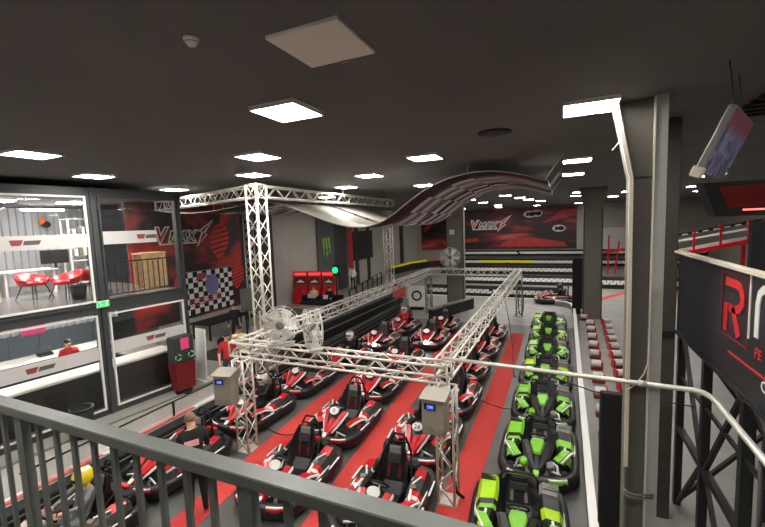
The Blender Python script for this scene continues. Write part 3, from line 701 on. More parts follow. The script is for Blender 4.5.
ROWG = [(-.55, 5.9, 'lime kart nearest the camera, at the bottom of the green row'), (-.36, 8.04, 'green kart second from the bottom of the green row'),
 (-.36, 10.15, 'lime kart third in the green row, just before the pipe'), (-.36, 12.26, 'lime kart fourth in the green row, crossed by the pipe'),
 (-.37, 14.37, 'lime kart fifth in the green row, first wholly beyond the pipe'), (-.38, 16.47, 'lime kart sixth in the green row'),
 (-.42, 18.57, 'lime kart at the far end of the green row')]
karts = {}
def place(src, rows, key, group, rz, jit=.02):
    for i, (x, y, lab) in enumerate(rows):
        r = rz + random.uniform(-jit, jit)
        karts[(key, i)] = dup(src, (x, y, .0), r, lab, group)
place(kart, ROWA, 'A', 'red karts in the middle row', .06)
place(kart, ROWB, 'B', 'red karts along the left barrier', .0)
place(kart, ROWC, 'C', 'red karts under the right gantry beam', .02)
place(lime, ROWG[1:], 'G', 'lime karts in a row', .0)
lime.location = (ROWG[0][0], ROWG[0][1], 0); lime.rotation_euler = (0, 0, .08); lime['label'] = ROWG[0][2]; lime['group'] = 'lime karts in a row'
kart.location = (-.3, 24.6, 0); kart.rotation_euler = (0, 0, -PI / 2 + .1); kart['label'] = 'black and white kart standing crosswise on the track beyond the green row'; kart['group'] = 'red karts on the track'
for o in bpy.data.objects:
    if o.parent is None and o.name.startswith('race_kart'): o['category'] = 'go-kart'
for k in (1, 2, 4):
    for ch in karts[('G', k - 1)].children:
        for sl in ch.material_slots:
            if sl.material == M_lime: sl.link = 'OBJECT'; sl.material = M_green
# numbers vary from plate to plate
nums = {}
for key, n in ((('A', 1), '0'),):
    for ch in karts[key].children:
        if ch.name.startswith('number_plate'):
            for g2 in ch.children:
                if n not in nums:
                    plM = Matrix.Translation((0, -.455, .655)) @ Matrix.Rotation(math.radians(50), 4, 'X') @ Matrix.Diagonal((.8, .8, 1, 1))
                    tmp = text('race_number', n, .17, M_matte, None, plM @ Matrix.Translation((0, -.06, .018)), .003, 0, 'CENTER'); nums[n] = tmp.data; bpy.data.objects.remove(tmp)
                g2.data = nums[n]
keep = {c.name for k in (('A', 1), ('C', 1)) for ch in karts[k].children for c in ch.children}
for ob in [o for o in bpy.data.objects if o.name.split('.')[0] == 'race_number' and o.name not in keep]: bpy.data.objects.remove(ob)
for key, x, y in ((('B', 5), .25, -.9), (('A', 4), .1, -.9)):
    MB().ell((x, y - .1, .36), (.06, .05, .06)).build('headlight', M_headlight, karts[key])

# ------------------------------------------------------------------ people
def person(label, loc, rz, pose, shirt, pants, shoes=None, hair=None, helmet=None, long_sleeve=False, group=None, extra=None, bulk=1.):
    t = thing('person', label, 'person', loc, rz, group)
    J = {}
    if pose in ('stand', 'lean', 'hold'):
        J = dict(pel=(0, 0, .95), sp=(0, 0, 1.14), ch=(0, .01, 1.34), nk=(0, .01, 1.49), hd=(0, -.015, 1.6), ht=(0, -.01, 1.69))
        for s, n in ((-1, 'l'), (1, 'r')):
            J['sh' + n] = (s * .18, .01, 1.42); J['el' + n] = (s * .25, .03, 1.14); J['wr' + n] = (s * .25, -.07, .91); J['pa' + n] = (s * .25, -.1, .84)
            J['hi' + n] = (s * .09, 0, .88); J['kn' + n] = (s * .105, -.02, .49); J['an' + n] = (s * .11, .02, .09); J['to' + n] = (s * .13, -.15, .045)
        if pose == 'lean':
            def tl(p, k=.30):
                return (p[0], p[1] - (p[2] - .95) * k, .95 + (p[2] - .95) * .95)
            for k in ('sp', 'ch', 'nk', 'hd', 'ht', 'shl', 'shr'): J[k] = tl(J[k])
            J['hd'] = (0, J['hd'][1] - .05, J['hd'][2] - .01); J['ht'] = (0, J['ht'][1] - .07, J['ht'][2] - .01)
            J['ell'] = (-.24, -.2, 1.1); J['wrl'] = (-.2, -.4, 1.06); J['pal'] = (-.19, -.47, 1.04)
            J['elr'] = (.26, -.12, 1.08); J['wrr'] = (.24, -.26, .9); J['par'] = (.235, -.3, .84)
            J['tol'] = (-.13, -.15, .045)
        if pose == 'hold':
            J['elr'] = (.27, -.04, 1.13); J['wrr'] = (.2, -.26, 1.08); J['par'] = (.17, -.33, 1.08)
            J['ell'] = (-.27, -.04, 1.13); J['wrl'] = (-.2, -.26, 1.06); J['pal'] = (-.17, -.33, 1.06)
    elif pose == 'sit':
        J = dict(pel=(0, 0, .52), sp=(0, .02, .72), ch=(0, .03, .92), nk=(0, .02, 1.07), hd=(0, -.01, 1.18), ht=(0, -.01, 1.27))
        for s, n in ((-1, 'l'), (1, 'r')):
            J['sh' + n] = (s * .18, .02, 1.0); J['el' + n] = (s * .25, -.03, .74); J['wr' + n] = (s * .15, -.24, .68); J['pa' + n] = (s * .11, -.3, .68)
            J['hi' + n] = (s * .09, -.04, .5); J['kn' + n] = (s * .12, -.44, .51); J['an' + n] = (s * .12, -.46, .1); J['to' + n] = (s * .13, -.62, .045)
    elif pose == 'kart':
        J = dict(pel=(0, .22, .3), sp=(0, .3, .48), ch=(0, .36, .66), nk=(0, .36, .81), hd=(0, .33, .92), ht=(0, .33, 1.01))
        for s, n in ((-1, 'l'), (1, 'r')):
            J['sh' + n] = (s * .18, .34, .75); J['el' + n] = (s * .25, .13, .62); J['wr' + n] = (s * .15, -.06, .63); J['pa' + n] = (s * .145, -.13, .65)
            J['hi' + n] = (s * .1, .16, .29); J['kn' + n] = (s * .17, -.2, .44); J['an' + n] = (s * .15, -.53, .24); J['to' + n] = (s * .15, -.6, .32)
    rad = dict(pel=.13, sp=.122, ch=.142, nk=.06, hd=.082, ht=.084, sh=.066, el=.045, wr=.03, pa=.034, hi=.088, kn=.062, an=.045, to=.042)
    names = list(J); vs = [Vector(J[n]) for n in names]; rr = [rad.get(n, rad.get(n[:2])) * (bulk if n in ('pel', 'sp', 'ch', 'shl', 'shr', 'hil', 'hir', 'knl', 'knr') else 1) for n in names]
    E = [('pel', 'sp'), ('sp', 'ch'), ('ch', 'nk'), ('nk', 'hd'), ('hd', 'ht')]
    for n in 'lr': E += [('ch', 'sh' + n), ('sh' + n, 'el' + n), ('el' + n, 'wr' + n), ('wr' + n, 'pa' + n), ('pel', 'hi' + n), ('hi' + n, 'kn' + n), ('kn' + n, 'an' + n), ('an' + n, 'to' + n)]
    ei = [(names.index(a), names.index(b)) for a, b in E]
    roots = [0]
    for n in 'lr':   # five fingers rooted in the palm
        p = Vector(J['pa' + n]); w = Vector(J['wr' + n]); d = (p - w).normalized(); s = 1 if n == 'r' else -1
        side = d.cross(Vector((s, 0, 0)));
        if side.length < .2: side = d.cross(Vector((0, 1, 0)))
        side.normalize(); inn = side.cross(d).normalized()
        for k, (off, L) in enumerate(((-.028, .062), (-.01, .074), (.01, .078), (.028, .068))):
            i = len(vs); roots.append(i)
            vs += [p + side * off + d * .012, p + side * off * 1.15 + d * (.02 + L * .6), p + side * off * 1.15 + d * (.02 + L) + inn * .02 * s]
            rr += [.011, .0095, .008]; ei += [(i, i + 1), (i + 1, i + 2)]
        i = len(vs); roots.append(i)
        vs += [p - side * .02 - d * .02, p - side * .055 + d * .02, p - side * .06 + d * .05]; rr += [.012, .011, .009]; ei += [(i, i + 1), (i + 1, i + 2)]
    me = bpy.data.meshes.new('body'); me.from_pydata(vs, ei, [])
    ob = bpy.data.objects.new('body', me); col.objects.link(ob)
    sk = ob.modifiers.new('skin', 'SKIN'); ss = ob.modifiers.new('sub', 'SUBSURF'); ss.levels = 1; ss.render_levels = 1
    for i, d in enumerate(me.skin_vertices[0].data):
        d.radius = (rr[i], rr[i]); d.use_root = i in roots
    dg = bpy.context.evaluated_depsgraph_get()
    m2 = bpy.data.meshes.new_from_object(ob.evaluated_get(dg)); bpy.data.objects.remove(ob)
    m2.name = 'body'; m2.materials.clear()
    for m in (M_skin, shirt, pants, shoes or M_matte): m2.materials.append(m)
    seg = []
    for a, b_ in E:
        k = 0
        if a in ('pel',) and b_ == 'sp': k = 1
        elif (a, b_) in (('sp', 'ch'),): k = 1
        elif a == 'ch' and b_.startswith('sh'): k = 1
        elif a.startswith('sh'): k = 1
        elif a.startswith('el'): k = 1 if long_sleeve else 0
        elif b_.startswith('hi') or a.startswith('hi') or a.startswith('kn'): k = 2
        elif a.startswith('an'): k = 3
        seg.append((Vector(J[a]), Vector(J[b_]), k))
    nkz = J['nk'][2]
    for p in m2.polygons:
        c = p.center; best = 9; kk = 0
        for a, b_, k in seg:
            ab = b_ - a; tt = max(0, min(1, (c - a).dot(ab) / ab.length_squared)); dd = (c - a - ab * tt).length
            if dd < best: best, kk = dd, k
        if kk == 0 and c.z < nkz + .02 and abs(c.x) < .2 and pose != 'kart' and c.y > J['nk'][1] - .16: kk = 1
        p.material_index = kk; p.use_smooth = True
    body = bpy.data.objects.new('body', m2); col.objects.link(body); body.parent = t
    hd = Vector(J['hd']); hc = hd + Vector((0, 0, .035))
    if helmet:
        c1, c2 = helmet
        q = MB(); q.ell(hc, (.135, .16, .15), 18, 12, 0, None, -.8, 1.); h = q.build('helmet', c1, t)
        q = MB(); q.ell(hc + Vector((0, -.015, -.002)), (.128, .155, .075), 18, 6, 0, None, -.6, .75); q.build('visor', M_black, h)
        q = MB(); q.ell(hc + Vector((0, .0, .012)), (.139, .164, .152), 18, 8, 0, None, .72, .93); q.build('helmet_band', c2, h)
    else:
        q = MB(); q.ell(hc + Vector((0, .022, .022)), (.093, .098, .105), 16, 10, 0, None, -.15, 1.)
        if hair is M_hair_b and extra == 'long': q.ell(hc + Vector((0, .06, -.05)), (.085, .05, .14), 12, 8)
        q.build('hair', hair or M_hair_b, t)
        q = MB(); q.loft([[hc + Vector((-.012, -.085, .02)), hc + Vector((.012, -.085, .02)), hc + Vector((0, -.088, .03))], [hc + Vector((-.016, -.105, -.015)), hc + Vector((.016, -.105, -.015)), hc + Vector((0, -.11, -.005))]]); q.build('nose', M_skin, t)
        for s in (-1, 1): MB().ell(hc + Vector((s * .033, -.082, .015)), (.012, .008, .008), 8, 6).build('eye', M_matte, t)
        MB().box(hc + Vector((0, -.083, -.045)), (.045, .012, .01)).build('mouth', M_dkred, t)
        for s in (-1, 1): MB().ell(hc + Vector((s * .088, .01, .0)), (.012, .022, .03), 8, 6).build('ear', M_skin, t)
    return t, J
t, J = person('man in black t-shirt with a pale print on his back, standing among the left karts', (-5.58, 4.42, .012), -PI / 2 - .6, 'lean', M_cloth_k, M_cloth_k, None, M_hair_l, bulk=1.2)
bc = Vector(J['ch']); q = MB(); MM = basis(bc + Vector((.03, .185, .0)), (-1, 0, 0), (0, -.28, .96))
q.prism([(-.11, -.045), (.11, -.045), (.11, .045), (-.11, .045)], -.02, .008, MM); q.build('back_print', mat('print_pale_red', rgb(226, 160, 160), .8), t)
person('woman with dark hair and red top behind the left control cabinet', (-9.15, 8.7, .012), .9, 'stand', M_cloth_r, M_jeans, None, M_hair_b, extra='long')
person('person with dark hair and pale top behind the woman in the red top', (-9.45, 9.5, .012), .7, 'stand', M_cloth_c, M_cloth_k, None, M_hair_b)
person('person all in black walking below the checkered banner', (-12.5, 12.4, .012), .6, 'stand', M_cloth_k, M_cloth_k, None, M_hair_b, long_sleeve=True)
person('person in dark top and blue jeans behind the grey display box', (-13.0, 14.95, .012), .4, 'stand', M_cloth_g, M_jeans, None, M_hair_b, long_sleeve=True)
person('seated person in cream shirt in front of the red arcade seats', (-13.55, 19.85, .012), .25, 'sit', M_cloth_c, M_cloth_k, None, M_hair_l, extra='long')
person('seated person in black holding a pale sheet beside the green light', (-12.35, 19.7, .012), .35, 'sit', M_cloth_k, M_cloth_k, None, M_hair_b, long_sleeve=True)
person('person in white shirt standing by the left wall past the claw panel', (-14.4, 26.4, 0), .6, 'hold', M_cloth_w, M_cloth_k, None, M_hair_b)
person('receptionist in red shirt behind the reception counter', tuple(Vector(O(-.08, 2.2, .06))), OR - .1, 'hold', M_cloth_r, M_cloth_k, None, M_hair_b)
def driver(label, k, shirt, hel, dz=0):
    K = karts[k] if k else kart
    person(label, tuple(K.location), K.rotation_euler.z, 'kart', shirt, shirt, M_matte, None, hel, True, 'kart drivers')
driver('driver in black with white and black helmet in the kart by the left gantry post', ('B', 2), M_cloth_k, (M_white, M_black))
driver('driver in grey with yellow and white helmet in the kart behind the balusters', ('B', 0), M_cloth_g, (M_yellow, M_white))
driver('driver in black with white helmet beyond the near gantry beam', ('B', 4), M_cloth_k, (M_white, M_grey))
driver('driver with white and red helmet in the far bright red kart', ('B', 6), M_cloth_r, (M_white, M_red))
driver('driver with black helmet in the crosswise kart on the track', None, M_cloth_k, (M_black, M_grey))
tag(MB().loft([[(-.16, 0, 0), (.16, 0, 0), (.16, .012, 0), (-.16, .012, 0)], [(-.16, .03, .24), (.16, .03, .24), (.16, .042, .24), (-.16, .042, .24)]]).build('paper_sheet', mat('paper_lilac', rgb(208, 210, 238), .8)), 'pale lilac sheet on the knees of the seated person in black', 'paper').location = (-12.45, 19.38, .655)
tag(MB().loft([[(-.16, 0, 0), (.16, 0, 0), (.16, .012, 0), (-.16, .012, 0)], [(-.16, .03, .24), (.16, .03, .24), (.16, .042, .24), (-.16, .042, .24)]]).build('paper_sheet', MATS['paper_lilac']), 'pale lilac sheet on the knees of the seated person in cream', 'paper').location = (-13.6, 19.5, .655)
t = thing('kit_bag', 'round black bag beside the person in black below the checkered banner', 'bag', (-12.8, 11.95, .012))
MB().ell((0, 0, .2), (.27, .2, .2)).build('bag_body', M_cloth_k, t); MB().tube([(-.15, 0, .33), (-.1, 0, .46), (.1, 0, .46), (.15, 0, .33)], .015).build('handle', M_cloth_k, t)

# ------------------------------------------------------------------ left side barrier and fence
t = thing('pit_barrier', 'low black barrier with white and red top along the left kart row', 'barrier', (-8.06, 8, 0))
MB().box((.05, 3.0, .24), (.3, 17, .48), bev=.02).build('body', M_matte, t)
MB().box((-.2, -1.6, .27), (.2, 7.8, .5)).build('ledge', M_cloth_w, t)
for k in range(3): MB().box((-.14, -4.5 + k * 2.4, .526), (.1, 1.9 - .5 * (k % 2), .012)).build('red_stripe', mat('stripe_red', rgb(206, 84, 84), .6), t)
for z, x in ((.2, .205), (.38, .205)): MB().box((x, 3, z), (.012, 17, .02)).build('pale_line', M_grey, t)
for x, y0, y1, lab in ((-9.15, 12., 22.5, 'long black lane barrier with a pale line, nearer the karts, left of the gantry'), (-10.35, 12.6, 17.2, 'black lane barrier with a pale line, farther from the karts, left of the gantry')):
    t = thing('lane_barrier', lab, 'barrier', (x, (y0 + y1) / 2, .018), -.03, 'black lane barriers')
    MB().box((0, 0, .36), (.34, y1 - y0, .72), bev=.03).build('body', M_matte, t); MB().box((.19, 0, .42), (.04, y1 - y0 - .1, .04)).build('pale_line', M_grey, t); MB().box((0, 0, .725), (.2, y1 - y0 - .1, .02)).build('cap', M_black, t)
t = thing('fence', 'thin black rail fence with clear panels above the left barrier', 'fence', (-8.3, 8, .0))
for k in range(6): MB().box((.04, -4.6 + k * 1.35, .695), (.035, .035, .35)).build('post', M_matte, t)
MB().tube([(.04, -4.8, .87), (.04, 2.3, .87)], .02, 8).build('top_rail', M_matte, t)
for k in range(5): MB().box((.04, -3.925 + k * 1.35, .69), (.012, 1.27, .3)).build('clear_panel', M_acryl, t)
# inner stage railing and dark boards by the left wall
t = thing('stage_railing', 'black steel railing beside the green light near the left wall', 'railing', (-12.0, 21, 0))
MB().tube([(.6, -.6, 1.05), (-1.2, 8., 1.05)], .03).build('top_rail', M_matte, t); MB().tube([(.6, -.6, .6), (-1.2, 8., .6)], .02).build('mid_rail', M_matte, t)
for k in range(7):
    f = k / 6; MB().box((.6 - 1.8 * f, -.6 + 8.6 * f, .52), (.07, .07, 1.04)).build('post', M_matte, t)
t = thing('display_box', 'dark grey flat display box on a stand left of the white truss tower', 'display', (-12.25, 13.2, .012), .45)
MB().box((0, 0, 1.78), (.95, .16, .98), bev=.02).build('panel', mat('display_grey', rgb(88, 92, 88), .5), t); MB().box((-.3, .04, .65), (.06, .06, 1.3)).build('leg', M_matte, t); MB().box((.3, .04, .65), (.06, .06, 1.3)).build('leg', M_white, t); MB().box((0, .04, .015), (.8, .4, .03)).build('foot', M_matte, t)
t = thing('low_table', 'long dark table under the checkered banner', 'table', (-14.5, 13.6, .012))
MB().box((0, 0, .72), (1.2, 2.6, .06)).build('tabletop', M_matte, t)
for x in (-.5, .5):
    for y in (-1.2, 1.2): MB().box((x, y, .345), (.06, .06, .69)).build('leg', M_matte, t)
tag(MB().box((-12.2, 11.1, .02), (1.5, 1.2, .016)).build('floor_mat', M_wall_dark), 'dark floor mat beyond the recycling bin', 'mat')
# arcade seats
def arcade(label, x, y, rz):
    t = thing('arcade_machine', label, 'arcade machine', (x, y, .012), rz, 'red arcade machines')
    MB().loft([[(-.42, -.35, 0), (.42, -.35, 0), (.42, .4, 0), (-.42, .4, 0)], [(-.42, -.35, .7), (.42, -.35, .7), (.42, .4, .7), (-.42, .4, .7)], [(-.42, -.05, .95), (.42, -.05, .95), (.42, .4, .95), (-.42, .4, .95)], [(-.42, .02, 2.05), (.42, .02, 2.05), (.42, .4, 2.05), (-.42, .4, 2.05)]]).build('cabinet', mat('arcade_red', rgb(190, 20, 28), .35), t)
    s = MB().box((0, -.02, 1.5), (.66, .04, .5), rot=(-.06, 0, 0)).build('screen', M_dkred, t)
    q = MB(); MM = basis((0, -.055, 1.47), (1, 0, 0), (0, .06, 1))
    q.prism([(-.24, -.08), (.24, -.08), (.2, 0), (.08, .02), (0, .12), (-.08, .02), (-.2, 0)], 0, .01, MM); q.build('screen_logo', M_white, s)
    MB().box((0, -.02, 1.92), (.8, .05, .16)).build('marquee', mat('marquee_red', (.8, .04, .05, 1), .4, emit=.4), t)
    MB().tube([(.12 * math.cos(a * PI / 6), -.32 + .05 * math.sin(a * PI / 6), .82 + .11 * math.sin(a * PI / 6)) for a in range(12)], .016, 6, closed=True).build('steering_wheel', M_matte, t)
arcade('red arcade racing machine, leftmost of three', -15.0, 20.6, .2)
arcade('red arcade racing machine, middle one of three behind the cream shirt', -14.05, 20.75, .2)
arcade('red arcade racing machine, rightmost of three beside the green light', -13.1, 20.9, .2)
t = thing('sofa', 'black sofa the seated people sit on before the arcade machines', 'sofa', (-13.0, 19.8, .012), .3)
MB().box((0, 0.02, .21), (2.6, .6, .38), bev=.05).build('base', M_cloth_k, t); MB().box((0, .26, .55), (2.6, .12, .4), bev=.04).build('backrest', M_cloth_k, t)
t = thing('side_table', 'low grey table in front of the sofa', 'table', (-12.9, 17.6, .012))
MB().box((0, 0, .52), (2.2, .9, .05)).build('tabletop', M_grey, t); MB().box((-.6, .2, .56), (.7, .12, .03)).build('red_tray', M_red, t)
MB().box((0, 0, .25), (1.9, .7, .5)).build('body', M_grey, t)
t = thing('traffic_light', 'glowing green signal light on a dark post', 'signal light', (-10.95, 18.2, 0))
MB().tube([(0, 0, .02), (0, 0, 2.2)], .045).build('post', M_matte, t); MB().box((0, 0, .015), (.4, .4, .03)).build('base', M_matte, t); MB().box((0, .03, 2.5), (.36, .16, .6), bev=.03).build('housing', M_matte, t)
MB().ell((0, -.07, 2.52), (.17, .08, .17)).build('lens', M_greenlamp, t)
# boards beside the gantry's far left
t = thing('notice_board', 'red printed board on the barrier at the far left of the gantry', 'board', (-8.3, 20.6, 0), .2)
MB().box((0, 0, 1.1), (.75, .05, .8)).build('panel', mat('print_red_mottle', rgb(196, 80, 70), .6, var=.5, scale=9.), t); MB().box((0, .05, .55), (.08, .05, 1.1)).build('leg', M_matte, t)
t = thing('lap_board', 'white framed board with black ring beside the far left gantry post', 'board', (-7.35, 20.9, 0), .1)
MB().box((0, 0, .75), (.95, .08, 1.2), bev=.02).build('panel', M_white, t)
q = MB(); q.lathe([(.2, -.01), (.3, -.01), (.3, .01), (.2, .01)], 20, (0, -.05, .8), 'y'); q.build('black_ring', M_matte, t); MB().box((0, 0, .075), (.7, .3, .15)).build('foot', M_matte, t)
t = thing('wall_screen', 'large black screen on the left wall past the claw panel', 'screen', (XL + .1, 30.3, 3.2), 0)
MB().box((0, 0, 0), (.1, 3.6, 2.4)).build('panel', M_wall_dark, t); MB().box((.06, 0, 0), (.02, 3.4, 2.2)).build('glass', M_sign, t)
t = thing('red_banner', 'narrow red banner on the left wall beside the claw panel', 'banner', (XL + .08, 28.1, 3.1))
MB().box((0, 0, 0), (.03, .75, 3.2)).build('cloth', mat('banner_red', rgb(170, 36, 40), .6, var=.4, scale=3.), t); MB().tube([(0, -.4, 1.62), (0, .4, 1.62)], .025).build('pole', M_grey, t)
t = thing('claw_panel', 'dark grey wall panel with a green three-stroke claw mark', 'panel', (XL + .12, 24.4, 3.3))
MB().box((-.02, 0, .3), (.06, 2.2, 4.8)).build('panel', mat('panel_grey', rgb(84, 84, 84), .7), t)
q = MB(); MM = basis((.026, 0, 0), (0, 1, 0), (0, 0, 1))
for k, (L, o2) in enumerate(((1.25, -.38), (1.5, 0), (1.2, .38))):
    pts = [(o2 - .13, .8), (o2 - .02, .72), (o2 + .1, .82), (o2 + .07, .3), (o2 + .13, .1), (o2 + .05, -.2), (o2 + .1, -.4), (o2 + .0, .8 - L), (o2 - .05, -.3), (o2 - .0, -.1), (o2 - .09, .2)]
    q.prism(pts, 0, .01, MM)
q.build('claw_mark', M_monster, t)
# ------------------------------------------------------------------ murals
def mural_mat(name, sc_, rot, seed, bright, sh=0.):
    m = bpy.data.materials.new(name); m.use_nodes = True; nt = m.node_tree; b = nt.nodes['Principled BSDF']; b.inputs['Roughness'].default_value = .5
    tc = nt.nodes.new('ShaderNodeTexCoord'); mp = nt.nodes.new('ShaderNodeMapping'); mp.inputs['Scale'].default_value = sc_; mp.inputs['Rotation'].default_value = rot; mp.inputs['Location'].default_value = seed
    n = nt.nodes.new('ShaderNodeTexNoise'); n.inputs['Scale'].default_value = 1; n.inputs['Detail'].default_value = 3; n.inputs['Roughness'].default_value = .55
    r = nt.nodes.new('ShaderNodeValToRGB'); e = r.color_ramp.elements
    e[0].position = .36 + sh; e[0].color = rgb(26, 22, 24); e[1].position = .66 + sh; e[1].color = rgb(*bright)
    x = e.new(.46 + sh); x.color = rgb(60, 22, 24); x = e.new(.54 + sh); x.color = rgb(140, 40, 38)
    nt.links.new(tc.outputs['Object'], mp.inputs['Vector']); nt.links.new(mp.outputs['Vector'], n.inputs['Vector']); nt.links.new(n.outputs['Fac'], r.inputs['Fac']); nt.links.new(r.outputs['Color'], b.inputs['Base Color'])
    return m
M_mural = mural_mat('mural_far', (.16, 1, .75), (0, .25, 0), (3.1, 0, 1.2), (190, 92, 80), .07)
M_mural2 = mural_mat('mural_left', (1, .32, .5), (.3, 0, 0), (0, 2.3, 5.2), (214, 60, 44))
def logo(parent, M, s):
    """race track wordmark with bolt: local x right, y up"""
    text('wordmark_outline', 'V', 1.3 * s, M_white, parent, M @ Matrix.Translation((0, 0, 0)), .006, .25, bold=.1 * s)
    text('wordmark_letter', 'V', 1.3 * s, M_red, parent, M @ Matrix.Translation((0, 0, .012)), .006, .25, bold=.01 * s)
    text('wordmark_outline', 'MAX', .95 * s, M_white, parent, M @ Matrix.Translation((1.02 * s, .0, 0)), .006, .3, bold=.085 * s)
    text('wordmark_letters', 'MAX', .95 * s, M_matte, parent, M @ Matrix.Translation((1.02 * s, .0, .012)), .006, .3, bold=.0)
    bolt = [(3.35, -.35), (4.05, .35), (3.75, .4), (4.6, 1.25), (3.55, .62), (3.85, .55)]
    MB().prism([(x * s, y * s) for x, y in [(3.2, -.5), (4.2, .36), (3.95, .42), (4.85, 1.45), (3.4, .62), (3.68, .54)]], 0, .008, M).build('bolt_outline', M_white, parent)
    MB().prism([(x * s, y * s) for x, y in bolt], .01, .018, M).build('bolt', M_red, parent)
    MB().prism([(.3 * s, -.22 * s), (3.2 * s, -.22 * s), (3.3 * s, -.12 * s), (.35 * s, -.12 * s)], 0, .01, M).build('underline', M_white, parent)
t = thing('race_mural', 'wide black and red race mural with wordmark on the far wall', 'mural', (-6.65, YF - .03, 3.92))
MB().box((0, 0, 0), (16.4, .05, 4.3)).build('print', M_mural, t)
q = MB()
for z in (-2.16, 2.16): q.box((0, -.02, z), (16.4, .06, .05))
for x in (-8.2, 8.2): q.box((x, -.02, 0), (.06, .06, 4.3))
q.build('frame', M_grey, t)
logo(t, basis((-2.5, -.04, .2), (1, 0, 0), (0, 0, 1)), .92)
MM = basis((0, -.03, 0), (1, 0, 0), (0, 0, 1)); M_pg = mat('print_grey', rgb(205, 200, 195), .6); M_pr = mat('print_red', rgb(168, 50, 44), .6, var=.25, scale=2.)
for cx_, cz in ((3.75, 1.5), (4.4, 1.55), (6.55, -.05)):
    q = MB(); q.prism([(cx_ + .62 * math.cos(a * PI / 8), cz + .36 * math.sin(a * PI / 8)) for a in range(16)], 0, .006, MM, 1)
    q.prism([(cx_ + .2 + .3 * math.cos(a * PI / 8), cz + .22 * math.sin(a * PI / 8)) for a in range(16)], .006, .01, MM, 0)
    q.prism([(cx_ - .4, cz - .16), (cx_ - .1, cz - .2), (cx_ - .06, cz + .16), (cx_ - .34, cz + .18)], .006, .01, MM, 0)
    q.build('printed_nose', [M_matte, M_pg], t)
for pts in ([(.5, -1.9), (7.4, -1.9), (7.0, -1.45), (3.8, -.9), (2.0, -1.0), (.9, -1.5)], [(-8.0, .2), (-6.6, 1.7), (-6.1, 1.6), (-7.6, -.1)], [(5.0, .55), (8.1, 1.2), (8.1, 1.9), (6.8, 1.7)], [(-5.5, -1.7), (-1.5, -1.2), (-1.7, -.9), (-5.6, -1.2)]):
    MB().prism(pts, 0, .005, MM).build('printed_streak', M_pr, t)
t = thing('race_mural', 'dark race mural with wordmark and red tyres on the left wall', 'mural', (XL + .03, 13.2, 3.5))
MB().box((0, 0, 0), (.05, 6.2, 5.2)).build('print', M_mural2, t)
logo(t, basis((.032, -2.0, .95), (0, 1, 0), (0, 0, 1)), .66)
MM = basis((.028, 0, 0), (0, 1, 0), (0, 0, 1))
for cy_, cz, rr_, in ((1.5, .9, .85), (2.55, -1.0, .62), (-.9, -.95, .5), (1.9, 1.95, .45)):
    q = MB()
    for k in range(7):
        z = cz - rr_ + rr_ * 2 * (k + .1) / 7; z2 = z + rr_ * 2 * .62 / 7
        w = lambda zz: math.sqrt(max(.0004, rr_ ** 2 - (zz - cz) ** 2)) * .7
        q.prism([(cy_ - w(z), z - .1), (cy_ + w(z), z + .1), (cy_ + w(z2), z2 + .1), (cy_ - w(z2), z2 - .1)], 0, .005, MM, 0)
    q.build('printed_tyre', mat('print_bright_red', rgb(226, 46, 34), .5), t)
# checkered banner
t = thing('checkered_banner', 'black and white checkered banner with red and blue prints on the left wall', 'banner', (XL + .075, 13.85, 2.0))
q = MB(); nx, nz = 11, 8; W, H = 2.9, 1.95
for i in range(nx):
    for j in range(nz):
        y = -W / 2 + (i + .5) * W / nx; z = -H / 2 + (j + .5) * H / nz; q.box((0, y, z), (.02, W / nx, H / nz), (i + j) % 2)
q.build('cloth', [M_white, M_matte], t)
MM = basis((.012, 0, 0), (0, 1, 0), (0, 0, 1))
q = MB(); q.prism([(.15 + .42 * math.cos(a * PI / 8), .25 + .5 * math.sin(a * PI / 8)) for a in range(16)], 0, .006, MM); q.build('blue_print', mat('print_lilac', rgb(128, 122, 172), .6), t)
q = MB(); q.prism([(-.8, .55), (-.2, .62), (-.15, .86), (-.6, .9)], 0, .006, MM)
for k in range(4): q.prism([(-1.2, -.32 - .1 * k), (.6, -.2 - .1 * k), (.6, -.16 - .1 * k), (-1.2, -.28 - .1 * k)], 0, .006, MM)
q.build('red_print', mat('print_dusky_red', rgb(176, 70, 78), .6), t)
MB().tube([(0, -1.5, 1.0), (0, 1.5, 1.0)], .02).build('pole', M_grey, t)

